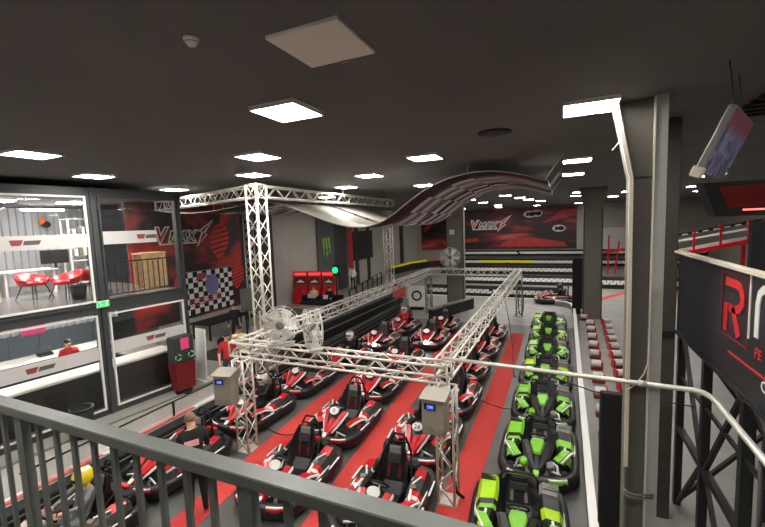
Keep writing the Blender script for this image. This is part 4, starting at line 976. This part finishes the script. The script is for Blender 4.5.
# ------------------------------------------------------------------ wavy ribbons under the ceiling
def ribbon_mat(yb):
    m = bpy.data.materials.new('ribbon_checks'); m.use_nodes = True; nt = m.node_tree; b = nt.nodes['Principled BSDF']; b.inputs['Roughness'].default_value = .35; b.inputs['Specular IOR Level'].default_value = .35
    tc = nt.nodes.new('ShaderNodeTexCoord'); mp = nt.nodes.new('ShaderNodeMapping'); mp.inputs['Scale'].default_value = (1.7, 2.2, 0)
    ck = nt.nodes.new('ShaderNodeTexChecker'); ck.inputs['Scale'].default_value = 1; ck.inputs['Color1'].default_value = rgb(222, 210, 220); ck.inputs['Color2'].default_value = rgb(28, 24, 28)
    n = nt.nodes.new('ShaderNodeTexNoise'); n.inputs['Scale'].default_value = .8; r = nt.nodes.new('ShaderNodeValToRGB'); r.color_ramp.elements[0].position = .52; r.color_ramp.elements[1].position = .66
    sx = nt.nodes.new('ShaderNodeSeparateXYZ'); mr = nt.nodes.new('ShaderNodeMapRange'); mr.inputs['From Min'].default_value = 3.1; mr.inputs['From Max'].default_value = 4.0
    mx = nt.nodes.new('ShaderNodeMixRGB'); mx.inputs[2].default_value = rgb(96, 26, 38); mx2 = nt.nodes.new('ShaderNodeMixRGB'); mx2.inputs[2].default_value = rgb(30, 26, 29)
    ml = nt.nodes.new('ShaderNodeMath'); ml.operation = 'MULTIPLY'; ml.inputs[1].default_value = .95
    L = nt.links.new
    L(tc.outputs['Object'], mp.inputs['Vector']); L(mp.outputs['Vector'], ck.inputs['Vector']); L(tc.outputs['Object'], n.inputs['Vector']); L(n.outputs['Fac'], r.inputs['Fac'])
    L(tc.outputs['Object'], sx.inputs[0]); L(sx.outputs['X'], mr.inputs['Value']); L(mr.outputs['Result'], ml.inputs[0])
    my = nt.nodes.new('ShaderNodeMapRange'); my.inputs['From Min'].default_value = yb; my.inputs['From Max'].default_value = yb - .05; L(sx.outputs['Y'], my.inputs['Value'])
    mxm = nt.nodes.new('ShaderNodeMath'); mxm.operation = 'MAXIMUM'; L(ml.outputs[0], mxm.inputs[0]); L(my.outputs['Result'], mxm.inputs[1])
    L(ck.outputs['Color'], mx2.inputs[1]); L(mxm.outputs[0], mx2.inputs[0]); L(mx2.outputs['Color'], mx.inputs[1]); mr3 = nt.nodes.new('ShaderNodeMapRange'); mr3.inputs['From Min'].default_value = 2.2; mr3.inputs['From Max'].default_value = 3.4; mr3.inputs['To Min'].default_value = .06; L(sx.outputs['X'], mr3.inputs['Value'])
    m3 = nt.nodes.new('ShaderNodeMath'); m3.operation = 'MULTIPLY'; L(r.outputs['Color'], m3.inputs[0]); L(mr3.outputs['Result'], m3.inputs[1]); L(m3.outputs[0], mx.inputs[0]); L(mx.outputs['Color'], b.inputs['Base Color'])
    return m
M_rib = ribbon_mat(-.35); M_rib2 = ribbon_mat(-5.); M_ribw = mat('ribbon_white', rgb(122, 119, 111), .6, spec=.3)
PROF = [(-13.0, 5.62), (-12.2, 5.5), (-11.3, 5.42), (-10.4, 5.44), (-9.5, 5.5), (-8.8, 5.6), (-8.3, 5.63), (-7.84, 5.6), (-7.15, 5.42), (-6.47, 5.17), (-5.83, 4.92), (-5.2, 4.77), (-4.75, 4.75), (-4.4, 4.81), (-4.01, 4.99), (-3.73, 5.2), (-3.18, 5.58), (-2.66, 5.81), (-2.17, 5.93), (-1.6, 5.97), (-1.1, 5.9), (-.7, 5.79), (-.41, 5.68), (-.24, 5.58)]
def prof(x):
    for (a, za), (b_, zb) in zip(PROF, PROF[1:]):
        if a <= x <= b_:
            f = (x - a) / (b_ - a); return za + (zb - za) * f
    return PROF[-1][1]
XS = [-13 + 12.76 * i / 110 for i in range(111)]
ZS = [sum(prof(min(-.24, max(-13, x + d))) for d in (-.3, -.15, 0, .15, .3)) / 5 for x in XS]
def ribbon(name, label, y0, y1):
    t = thing(name, label, 'banner', (0, 0, 0), 0, 'wavy flag ribbons'); t.location = (-5, (y0 + y1) / 2, 5)
    vs = []; w = (y1 - y0) / 2
    for x, z in zip(XS, ZS):
        vs += [(x + 5, -w, z - 5), (x + 5, w, z - 5), (x + 5, w, z - 4.975), (x + 5, -w, z - 4.975)]
    q = MB(); n_ = len(XS)
    for i in range(n_ - 1):
        a = 4 * i; c = a + 4
        if i == 0: q.v = [tuple(p) for p in vs]
        for f, mi in (((a, a + 1, c + 1, c), 1), ((a + 3, c + 3, c + 2, a + 2), 0), ((a, c, c + 3, a + 3), 2), ((a + 1, a + 2, c + 2, c + 1), 2)):
            q.f.append(list(f)); q.m.append(mi); q.s.append(True if mi < 2 else False)
    q.f += [[0, 3, 2, 1], [4 * n_ - 4, 4 * n_ - 3, 4 * n_ - 2, 4 * n_ - 1]]; q.m += [2, 2]; q.s += [False, False]
    q.build('sheet', [M_ribw, M_rib if y0 < 10 else M_rib2, M_ribw], t)
    for k, x in enumerate((-12.95, -8.3, -2.0, -.3)):
        z = ZS[min(range(len(XS)), key=lambda i: abs(XS[i] - x))]
        for yy in (-w + .05, w - .05):
            MB().tube([(x + 5, yy, z - 4.98), (x + 5 + (.35 if x > -1 else 0), yy, 1.19)], .008, 5).build('wire', M_white, t)
ribbon('flag_ribbon', 'nearer wavy ribbon with white top and checkered underside under the ceiling', 9.5, 12.2)
ribbon('flag_ribbon', 'farther wavy ribbon with checkered underside, just behind the nearer one', 12.6, 15.2)

# ------------------------------------------------------------------ pillars
t = thing('steel_pillar', 'tall grey steel pillar with flared top in the right foreground', 'pillar', (.9, 5.8, 0))
MB().prism([(-.1, 0), (.14, 0), (.14, 6.2), (-.29, 6.2), (-.11, 5.28), (-.11, 4.5)], -.02, .02, basis((0, .06, 0), (1, 0, 0), (0, 0, 1))).build('web', M_pillar, t)
MB().box((.18, .02, 3.1), (.12, .3, 6.2)).build('flange', M_flange, t); MB().box((.108, -.135, 3.1), (.02, .02, 6.18)).build('flange_edge', M_cream, t)
q = MB(); q.sweep([(-.11, .02, 0.0), (-.11, .02, 3.2), (-.115, .02, 5.25), (-.3, .02, 6.2)], [(-.012, -.15), (.012, -.15), (.012, .15), (-.012, .15)], smooth=False, up=(0, 1, 0)); q.build('flared_flange', M_pillar, t)
MB().sweep([(-.11, -.15, 1.6), (-.11, -.15, 3.4), (-.12, -.15, 5.25), (-.3, -.15, 6.19)], [(-.022, -.02), (.022, -.02), (.022, .02), (-.022, .02)], smooth=False, up=(0, 1, 0)).build('cable_trunking', M_cream, t)
MB().box((.0, .033, 5.27), (.24, .012, .03)).build('weld_seam', M_dark_col, t)
MB().tube([(-.29, -.18, 6.1), (-.24, -.19, 5.9), (-.25, -.22, 5.7), (-.33, -.22, 5.6)], .008, 5).build('loose_wire', M_white, t)
MB().tube([(.1, -.17, 3.0), (.06, -.17, 2.85), (-.03, -.17, 2.7), (-.12, -.18, 2.62)], .008, 5).build('hanging_cord', M_cream, t)
q = MB(); q.tube([(-.14, -.17, 1.3), (-.08, -.2, 1.27), (0, -.2, 1.26), (.2, -.15, 1.28)], .012, 5); q.tube([(-.14, -.17, 1.25), (-.08, -.2, 1.22), (0, -.2, 1.22), (.2, -.15, 1.24)], .012, 5); q.build('tie_cable', M_grey, t)
t = thing('dark_column', 'dark square column directly behind the tall grey pillar', 'column', (1.39, 7.32, 0))
MB().box((0, 0, 3.1), (.42, .4, 6.2), bev=.01).build('shaft', M_dark_col, t); MB().box((.0, -.21, 3.0), (.4, .02, .1)).build('band', M_matte, t)
t = thing('padding_board', 'tall black padding board hung on the left side of the grey pillar', 'padding', (.76, 6.3, 0))
MB().box((0, 0, 1.16), (.44, .12, 2.28), bev=.02).build('pad', M_matte, t); MB().box((0, .07, 2.06), (.3, .03, .06)).build('strap', M_black, t); MB().box((0, 0, .02), (.3, .1, .04)).build('foot', M_matte, t)
def pillar(label, x, y, w, extra, fl=.75):
    t = thing('steel_pillar', label, 'pillar', (x, y, 0), 0, 'far steel pillars')
    MB().prism([(-w / 2, 0), (w / 2, 0), (w / 2, 5.3), (w * fl, 6.2), (-w * fl, 6.2), (-w / 2, 5.3)], -.2, .2, basis((0, 0, 0), (1, 0, 0), (0, 0, 1))).build('shaft', M_pillar, t)
    MB().box((-w / 2 + .02, -.21, 2.6), (.05, .04, 5.2)).build('edge_strip', M_dark_col if extra else M_flange, t)
    MB().box((w / 2 - .02, -.21, 2.6), (.05, .04, 5.2)).build('edge_strip', M_dark_col if extra else M_flange, t)
    return t
pillar('grey steel pillar on the far track beside the black padding board', 1.42, 21.2, .8, 1)
t = pillar('grey steel pillar behind the far gantry beam with a white notice', -5.25, 21.6, .95, 1, .5)
MB().box((-.15, -.215, 4.3), (.26, .03, .26)).build('white_notice', M_white, t)
t = thing('padding_board', 'tall black padding board left of the far grey pillar', 'padding', (.86, 21.9, 0))
MB().box((0, 0, 1.42), (.56, .16, 2.84), bev=.02).build('pad', M_matte, t); MB().box((0, .09, 2.4), (.4, .03, .08)).build('strap', M_black, t)

# ------------------------------------------------------------------ track barriers with chequer bands
def barrier(label, pts, z0, h, th=.35, yellow=None, redw=None):
    t = thing('track_barrier', label, 'barrier', (pts[0][0], pts[0][1], 0), 0, 'black track barriers with white chequers')
    o = Vector((pts[0][0], pts[0][1], 0)); P = [Vector((x, y, z0 + h / 2)) - o for x, y in pts]
    MB().sweep(P, [(-th / 2, -h / 2), (th / 2, -h / 2), (th / 2, h * .3), (th / 2 - .06, h / 2), (-th / 2 + .06, h / 2), (-th / 2, h * .3)], smooth=False).build('body', M_matte, t)
    wq = MB(); wq2 = MB(); yq = MB(); acc = 0; ph = 0; flip = 0
    for a, b_ in zip(P, P[1:]):
        d = b_ - a; L = d.length; d.normalize(); n_ = d.cross(Vector((0, 0, 1)))
        if n_.y > 0: n_ = -n_
        MM = basis(a + n_ * (th / 2 + .002), d, (0, 0, 1))
        if n_.dot(d.cross(Vector((0, 0, 1)))) < 0: pass
        x = .1; i = 0
        st = h * .46
        while x < L - .2:
            gx = (a + o + d * x).x
            if True:
                k = i % 2
                zz = -h * .14 if k else h * .02
                (yq if (yellow and yellow[0] < gx < yellow[1]) else wq2 if (yellow and gx >= yellow[1]) else wq).prism([(x, zz), (x + st * .95, zz), (x + st * 1.15, zz + h * .2), (x + st * .2, zz + h * .2)], -.004, .006, MM)
            x += st * .55; i += 1
    if wq.v: wq.build('chequer_band', M_white, t)
    if wq2.v: wq2.build('chequer_band', M_white, t)
    if yq.v:
        yq.build('yellow_band', M_yellow, t)
    if redw: MB().sweep([p + Vector((0, 0, -h / 2 + .03)) - Vector((0, th / 2 + .06, 0)) for p in P], [(-.05, -.03), (.05, -.03), (.05, .03), (-.05, .03)], smooth=False).build('foot_strip', M_white, t)
    if z0 > .1:
        for p in P[::2]: MB().box((p.x * .98, .2, z0 / 2 + .02), (.3, .2, z0 + .04)).build('support', M_matte, t)
    return t
barrier('nearest chequered track barrier crossing behind the far gantry beam', [(-8.2, 25.6), (-4, 25.6), (.2, 25.6)], 0, .72, redw=1)
barrier('nearest chequered track barrier right of the far pillar', [(1.95, 30.4), (6, 30.4), (12, 30.4)], 0, .8)
barrier('second chequered track barrier back, behind the far gantry beam', [(-8, 31.2), (-3, 31.2), (1.2, 31.2)], 0, .72)
barrier('third chequered track barrier back, below the mural', [(-10.5, 37.2), (-4, 37.2), (2.4, 37.2)], 0, .8)
t = barrier('yellow and white track barrier right below the mural', [(-11, 42.4), (-5, 42.4), (2.5, 42.4), (12, 42.4)], .25, .7, yellow=(-7.5, -2.6))
for ch in t.children:
    if ch.name.startswith('body'): pass
MB().box((6.2 + (-.2), -.2, .66), (5.2, .05, .22)).build('yellow_strip', M_yellow, t)
barrier('topmost chequered track barrier at the foot of the mural', [(-11.5, 43.9), (-4, 43.9), (2.5, 43.9), (12, 43.9)], 1.1, .62)
MB().box((0, 43.9 - 43.9, .55), (.1, .1, .1)).build('x', M_black) if False else None
t = thing('kerb_barrier', 'curving yellow and red barrier along the far left end of the track', 'barrier', (-14.6, 36, 0))
P = [(-.3, -1, .46), (0, 0.5, .48), (.6, 2.5, .6), (1.6, 4.4, .62), (3.2, 5.8, .64)]
MB().sweep(P, [(-.15, -.46), (.15, -.46), (.15, .2), (-.15, .2)], smooth=False).build('body', M_black, t)
MB().sweep([(x, y - .03, z + .3) for x, y, z in P[:4]], [(-.16, -.1), (.16, -.1), (.16, .1), (-.16, .1)], smooth=False).build('yellow_top', M_yellow, t)
MB().sweep([(x, y - .03, z + .3) for x, y, z in P[3:]], [(-.16, -.1), (.16, -.1), (.16, .1), (-.16, .1)], smooth=False).build('red_top', mat('faded_red', rgb(200, 90, 80), .5), t)
tag(MB().sweep([(1.5, 25., .012), (4, 29.3, .012), (8, 29.6, .012), (12.5, 29.6, .012)], [(-.18, -.006), (.18, -.006), (.18, .006), (-.18, .006)], smooth=False).build('red_kerb', M_carpet), 'red kerb line painted on the track right of the far pillar', 'kerb')
t = thing('pit_wall', 'low black barrier with grey top beside the far gantry post', 'barrier', (-5.6, 19.4, 0), 0)
MB().sweep([(-.2, -.9, .3), (.3, .6, .3), (1.1, 2.6, .3)], [(-.15, -.3), (.15, -.3), (.15, .26), (-.15, .26)], smooth=False).build('body', M_matte, t)
MB().sweep([(-.2, -.9, .58), (.3, .6, .58), (1.1, 2.6, .58)], [(-.17, -.02), (.17, -.02), (.17, .03), (-.17, .03)], smooth=False).build('cap', M_grey, t)
# white rail right of the lime karts
t = thing('white_rail', 'long pale kerb rail curving along the right of the lime karts', 'rail', (.58, 13, 0))
P = [(-.12, -9.5, .2), (-.09, -6, .2), (-.02, 0, .2), (.08, 7, .2), (.1, 9.3, .2), (0, 10.1, .2), (-.3, 10.6, .2), (-.8, 10.8, .2)]
MB().sweep(P, [(-.06, -.2), (.06, -.2), (.06, .06), (-.06, .06)], smooth=False).build('body', M_grey, t)
MB().sweep([(x, y, .275) for x, y, z in P], [(-.065, -.015), (.065, -.015), (.065, .015), (-.065, .015)], smooth=False).build('cap', M_white, t)
# red and white drums in two rows
drum0 = None
DS = .62
def drum(x, y, rz, label, group):
    global drum0
    if drum0 is None:
        t = thing('barrier_drum', label, 'barrier drum', (x, y, 0), rz, group)
        MB().lathe([(.001, -.22), (.15, -.22), (.17, -.19), (.17, .19), (.15, .22), (.001, .22)], 16, (0, 0, .3), 'x').build('drum', mat('drum_pale', rgb(206, 202, 196), .5), t)
        MB().box((.26, 0, .23), (.08, .4, .46), bev=.03).build('red_end', M_red, t)
        MB().box((0, 0, .07), (.5, .36, .14), bev=.02).build('red_base', M_dkred, t)
        for o in t.children: o.data.transform(Matrix.Diagonal((DS, DS * 1.25, DS, 1)))
        drum0 = t
    else: dup(drum0, (x, y, 0), rz, label, group)
ordn = ['first', 'second', 'third', 'fourth', 'fifth', 'sixth', 'seventh', 'eighth', 'ninth', 'tenth', 'eleventh', 'twelfth', 'thirteenth']
for k in range(13):
    y = 8.3 + k * 1.12; x = .93 + .03 * (y - 9)
    if abs(y - 21.2) < .6: x -= .22
    drum(x, y, 0, '%s white and red drum from the camera beside the pale rail' % ordn[k], 'drums beside the pale rail')
for k in range(11):
    y = 12.3 + k * .95; x = 1.66 + .035 * (y - 12)
    if abs(y - 21.2) < .75 or y > 20.6: continue
    drum(x, y, PI + .2, '%s white and red drum from the camera in the right drum row' % ordn[k], 'drums in the right row')
# cables
def cable(label, pts, r=.012):
    P = []
    for i in range(len(pts) - 1):
        p0_, p1_, p2_, p3_ = [Vector(pts[max(0, min(len(pts) - 1, i + k))]) for k in (-1, 0, 1, 2)]
        for s in range(6):
            f = s / 6; P.append(.5 * ((2 * p1_) + (p2_ - p0_) * f + (2 * p0_ - 5 * p1_ + 4 * p2_ - p3_) * f * f + (3 * p1_ - p0_ - 3 * p2_ + p3_) * f ** 3))
    P.append(Vector(pts[-1]))
    tag(MB().tube(P, r, 6).build('charging_cable', M_cable), label, 'cable', 'black charging cables')
cable('black cable sagging from the right gantry beam to the green row', [(-1.9, 15.2, 2.06), (-1.7, 14.9, 1.2), (-1.5, 14.2, .4), (-1.3, 12.6, .06), (-1.2, 12.3, .05)])
cable('black cable dangling in a loop from the far right gantry corner', [(-1.9, 19.7, 2.06), (-1.8, 19.6, 1.2), (-1.75, 19.55, .5), (-1.6, 19.5, .4), (-1.55, 19.5, 1.1), (-1.7, 19.55, 2.0)], .02)
cable('black cable bundle down the near right gantry post', [(-1.7, 6.5, 2.1), (-1.62, 6.3, 1.6), (-1.64, 6.2, .9), (-1.6, 6.25, .3), (-1.5, 6.4, .05)], .03)
cable('black cable lying across the right red strip', [(-1.92, 10.35, .03), (-1.6, 10.2, .025), (-1.3, 10.1, .025), (-1.12, 10.12, .03)], .009)
cable('black cable curling over the left red strip beside the post', [(-6.1, 6.5, .6), (-5.9, 6.8, .2), (-5.7, 7.1, .03), (-5.55, 7.5, .03), (-5.45, 7.6, .1)])
cable('thin black cable hanging under the galvanised pipe', [(-.2, 6.5, 2.36), (.3, 6.5, 2.25), (.5, 6.5, 2.2), (.9, 6.46, 2.22), (1.7, 6.4, 2.2)], .008)

# ------------------------------------------------------------------ right side: sign on black lattice, screens
SX = 1.6
t = thing('billboard', 'long black billboard with red boxed letter on the right lattice', 'sign', (SX, 3, 3.665))
MB().box((.04, .75, 0), (.06, 6.7, 1.17)).build('panel', M_sign, t)
q = MB(); q.box((.0, .75, .595), (.1, 6.7, .03)); q.build('top_edge', M_cream, t)
MB().box((.02, .75, -.6), (.09, 6.7, .04)).build('bottom_edge', M_matte, t)
# local text frame: x runs towards the camera (-Y), y up, facing -X
def SG(y, z): return basis((.008, y - 3, z - 3.665), (0, -1, 0), (0, 0, 1))
M_signred = mat('sign_red', rgb(206, 40, 44), .45); 
q = MB(); MM = SG(5.34, 3.52)   # letter box 0.62 wide, 0.66 high
W, H = .66, .66
for a, b_ in (((0, 0), (W, 0)), ((W, 0), (W, H)), ((W, H), (0, H)), ((0, H), (0, 0))): stroke(q, [a, b_], .02, 0, .006, MM)
q.build('letter_frame', mat('sign_dull_red', rgb(120, 34, 40), .5), t)
q = MB(); stroke(q, [(.1, .57), (.36, .57), (.46, .55), (.52, .48), (.52, .4), (.46, .34), (.36, .31), (.2, .31)], .085, 0, .008, MM)
stroke(q, [(.12, .05), (.12, .34)], .085, 0, .008, MM); stroke(q, [(.3, .32), (.46, .06)], .09, 0, .008, MM)
q.build('letter_r', M_signred, t)
q = MB(); q.box((.006, 4.66 - 3, 3.94 - 3.665), (.01, .018, .62)); q.build('divider', M_white, t)
MM = SG(4.5, 3.68)
q = MB(); stroke(q, [(.0, .0), (.0, .3), (.03, .4), (.1, .45), (.2, .45), (.27, .4), (.3, .3), (.3, .0)], .075, 0, .008, MM)
q.build('white_lettering', M_white, t)
text('red_lettering', 'PE', .13, M_signred, t, SG(4.52, 3.5), .004)
q = MB(); MM = SG(5.12, 3.37); stroke(q, [(0, 0), (1.3, -.0)], .02, 0, .006, MM); q.build('red_line', M_signred, t)
text('small_lettering', 'C', .14, M_white, t, SG(4.37, 3.25), .004)
# lattice
t = thing('lattice_frame', 'black steel lattice carrying the billboard on the right', 'frame', (1.8, 4.5, 0))
q = MB()
for y in (3.1, 1.9, .65, -1.6, -3.2): MB().box((0, y, 1.52), (.1, .1, 3.04)).build('post', M_lattice, t)
for y in (3.1, .65, -1.6): MB().box((1.1, y, 1.5), (.08, .08, 3.0)).build('post', M_lattice, t)
for z in (3.0, 1.35): MB().bar((0, 3.15, z), (0, -3.3, z), .08, .08).build('rail', M_lattice, t)
MB().bar((0, 3.15, 2.2), (0, -3.3, 2.2), .04, .04).build('rail', M_lattice, t)
MB().bar((1.1, 3.15, 3.0), (1.1, -1.7, 3.0), .08, .08).build('rail', M_lattice, t)
for y in (3.1, .65, -1.6):
    MB().bar((.04, y, 2.98), (1.06, y, 1.4), .07, .05).build('brace', M_lattice, t)
    MB().bar((.04, y, .1), (1.06, y, 1.4), .07, .05).build('brace', M_lattice, t)
    MB().bar((0, y, 3.0), (1.1, y, 3.0), .06, .06).build('cross_member', M_lattice, t)
for a, b_ in (((0, 3.05, 2.96), (0, 2.0, 1.4)), ((0, 1.8, 1.4), (0, .7, 2.96)), ((0, .6, 2.96), (0, -1.55, 1.4)), ((0, 3.05, .05), (0, 2.0, 1.3)), ((0, 1.8, 1.3), (0, .7, .05)), ((0, .6, 1.3), (0, -1.55, .05))):
    MB().bar(a, b_, .05, .06).build('brace', M_lattice, t)
struct(MB().box((4.4, 5.5, 1.45), (.2, 13, 2.9)).build('wall_right_low', mat('wall_warm', rgb(132, 124, 112), .8, var=.06, scale=1.)))
# hanging screen
t = thing('hanging_screen', 'tilted screen with red and blue picture hanging from the ceiling', 'screen', (1.41, 4.71, 5.4))
t.rotation_euler = (Matrix.Rotation(1.15, 3, 'Z') @ Matrix.Rotation(.4, 3, 'X')).to_euler()
MB().box((0, .03, 0), (1.0, .06, .58), bev=.01).build('housing', M_grey, t)
def screen_mat():
    m = bpy.data.materials.new('screen_picture'); m.use_nodes = True; nt = m.node_tree; b = nt.nodes['Principled BSDF']; b.inputs['Roughness'].default_value = .5
    tc = nt.nodes.new('ShaderNodeTexCoord'); n = nt.nodes.new('ShaderNodeTexVoronoi'); n.inputs['Scale'].default_value = 13
    r = nt.nodes.new('ShaderNodeValToRGB'); e = r.color_ramp.elements; e[0].position = 0; e[0].color = rgb(34, 38, 62); e[1].position = 1; e[1].color = rgb(150, 148, 176); x = e.new(.5); x.color = rgb(70, 76, 108)
    sx = nt.nodes.new('ShaderNodeSeparateXYZ'); mr = nt.nodes.new('ShaderNodeMapRange'); mr.inputs['From Min'].default_value = .06; mr.inputs['From Max'].default_value = .16
    mx = nt.nodes.new('ShaderNodeMixRGB'); mx.inputs[2].default_value = rgb(104, 44, 60); L = nt.links.new
    L(tc.outputs['Object'], n.inputs['Vector']); L(n.outputs['Color'], r.inputs['Fac']); L(tc.outputs['Object'], sx.inputs[0]); L(sx.outputs['Z'], mr.inputs['Value']); L(mr.outputs[0], mx.inputs[0]); L(r.outputs['Color'], mx.inputs[1])
    L(mx.outputs[0], b.inputs['Base Color']); L(mx.outputs[0], b.inputs['Emission Color']); b.inputs['Emission Strength'].default_value = .04
    return m
MB().box((0, -.006, 0), (.96, .014, .54)).build('display', screen_mat(), t)
MB().box((-.49, .03, -.27), (.08, .09, .09), bev=.01).build('corner_bracket', M_cream, t)
for sx in (-.42, .1): MB().tube([(sx, .03, .28), (sx, .22, .62)], .006, 5).build('hanger', M_matte, t)
# big dark red screen board
t = thing('score_board', 'wide dark red overhead board above the billboard', 'board', (2.85, 6.0, 4.96))
MB().loft([[(-1.3, -.1, .2), (1.6, -.1, .2), (1.6, .25, .22), (-1.3, .25, .22)], [(-1.14, .0, -.2), (1.6, .0, -.2), (1.6, .25, -.2), (-1.14, .25, -.2)]]).build('housing', M_matte, t)
MB().loft([[(-1.16, -.092, .15), (1.5, -.092, .15), (1.5, -.08, .15), (-1.16, -.08, .15)], [(-1.04, -.032, -.1), (1.5, -.032, -.1), (1.5, -.02, -.1), (-1.04, -.02, -.1)]]).build('red_face', mat('board_red', rgb(92, 12, 18), .35, var=.5, scale=2.5), t)
MB().box((.25, -.022, -.13), (2.3, .02, .02)).build('light_strip', mat('strip_red', (.9, .16, .12, 1), .4, emit=.7), t)
MB().box((-.6, .12, .72), (.06, .06, 1.02)).build('ceiling_arm', M_matte, t); MB().box((1.0, .12, .72), (.06, .06, 1.02)).build('ceiling_arm', M_matte, t)
tag(MB().box((2.14, 6.1, 2.35), (.14, .12, 4.7), bev=.01).build('black_post', M_matte), 'black upright post below the dark red board', 'post')
# red ramp far right
t = thing('track_ramp', 'raised red steel ramp with guard rails at the far right', 'ramp', (9, 28, 0))
def RP(x, z): return (x - 9, 0, z)
MB().bar(RP(5.4, 2.3), RP(12.5, 3.9), .3, .22).build('deck_beam', M_red, t)
MB().bar((-3.6, .9, 2.35), (3.5, .9, 3.95), 1.6, .1).build('deck', M_grey, t)
MB().bar(RP(5.4, 3.1), RP(12.5, 4.5), .05, .12).build('guard_rail', M_white, t)
MB().bar(RP(5.4, 3.45), RP(12.5, 4.85), .05, .16).build('guard_rail', M_black, t)
q = MB()
for k in range(14):
    x = 5.6 + k * .48; z = 3.42 + (x - 5.4) * .197
    q.box((x - 9, -.04, z), (.26, .02, .07), rot=(0, -.19, 0))
q.build('chequer_band', M_white, t)
for k, x in enumerate((5.8, 7.0, 8.2, 9.4, 10.6, 11.8)):
    z = 2.3 + (x - 5.4) * .225
    MB().box((x - 9, -.06, z + .6), (.1, .08, 1.3)).build('rail_post', M_red, t)
    if k in (1, 3, 5): MB().box((x - 9, .5, z / 2 - .06), (.16, .16, z - .1)).build('leg', M_red, t)
t = thing('red_tower', 'small red steel frame beyond the far pillar at the mural end', 'frame', (3.6, 38, 0))
for x, tl in ((-.9, -.25), (.1, .05), (.6, .3)): MB().bar((x, 0, .02), (x + tl, 0, 3.4 - abs(x)), .12, .12).build('leg', M_red, t)
MB().bar((-1.3, 0, 1.6), (1.6, 0, 2.2), .1, .2).build('cross_bar', M_red, t)
tag(MB().box((4.0, YF - .06, 2.7), (3.6, .1, 2.2)).build('white_wall_board', mat('board_pale', rgb(200, 198, 192), .7)), 'pale board on the far wall behind the small red frame', 'board')

# ------------------------------------------------------------------ foreground railing
t = thing('guard_railing', 'dark grey steel railing across the lower left foreground', 'railing', (-1.0, .78, 3.08))
MB().box((-.35, -.002, 1.05), (4.2, .056, .037), bev=.004).build('handrail', M_rail, t)
MB().box((-.35, 0, .12), (4.2, .03, .03)).build('bottom_rail', M_rail, t)
k = 0; x = -2.72
xs = [-1.45 + .0, ]
for xb in [-2.09, -1.83, -1.71, -1.6, -1.48, -1.37, -1.255, -1.14, -1.025, -.92, -.65, -.54, -.43, -.32, -.09, .02, .13, .24, .35, -2.2, -2.31, -2.42]:
    MB().box((xb + 1.0, 0, .575), (.023, .012, .92)).build('baluster', M_rail, t)
for xb in (-1.945, -.785, -.2):
    MB().box((xb + 1.0, 0, .515), (.05, .03, 1.03)).build('post', M_rail, t)

# ------------------------------------------------------------------ light and world
w = bpy.data.worlds.new('world'); sc.world = w; w.use_nodes = True
w.node_tree.nodes['Background'].inputs[0].default_value = (.5, .5, .52, 1); w.node_tree.nodes['Background'].inputs[1].default_value = .02
sc.view_settings.view_transform = 'Standard'; sc.view_settings.look = 'None'; sc.view_settings.gamma = 1; sc.view_settings.use_curve_mapping = False
sc.view_settings.exposure = 1.75
sc.cycles.use_denoising = True
sc.cycles.max_bounces = 6; sc.cycles.diffuse_bounces = 4; sc.cycles.transparent_max_bounces = 12
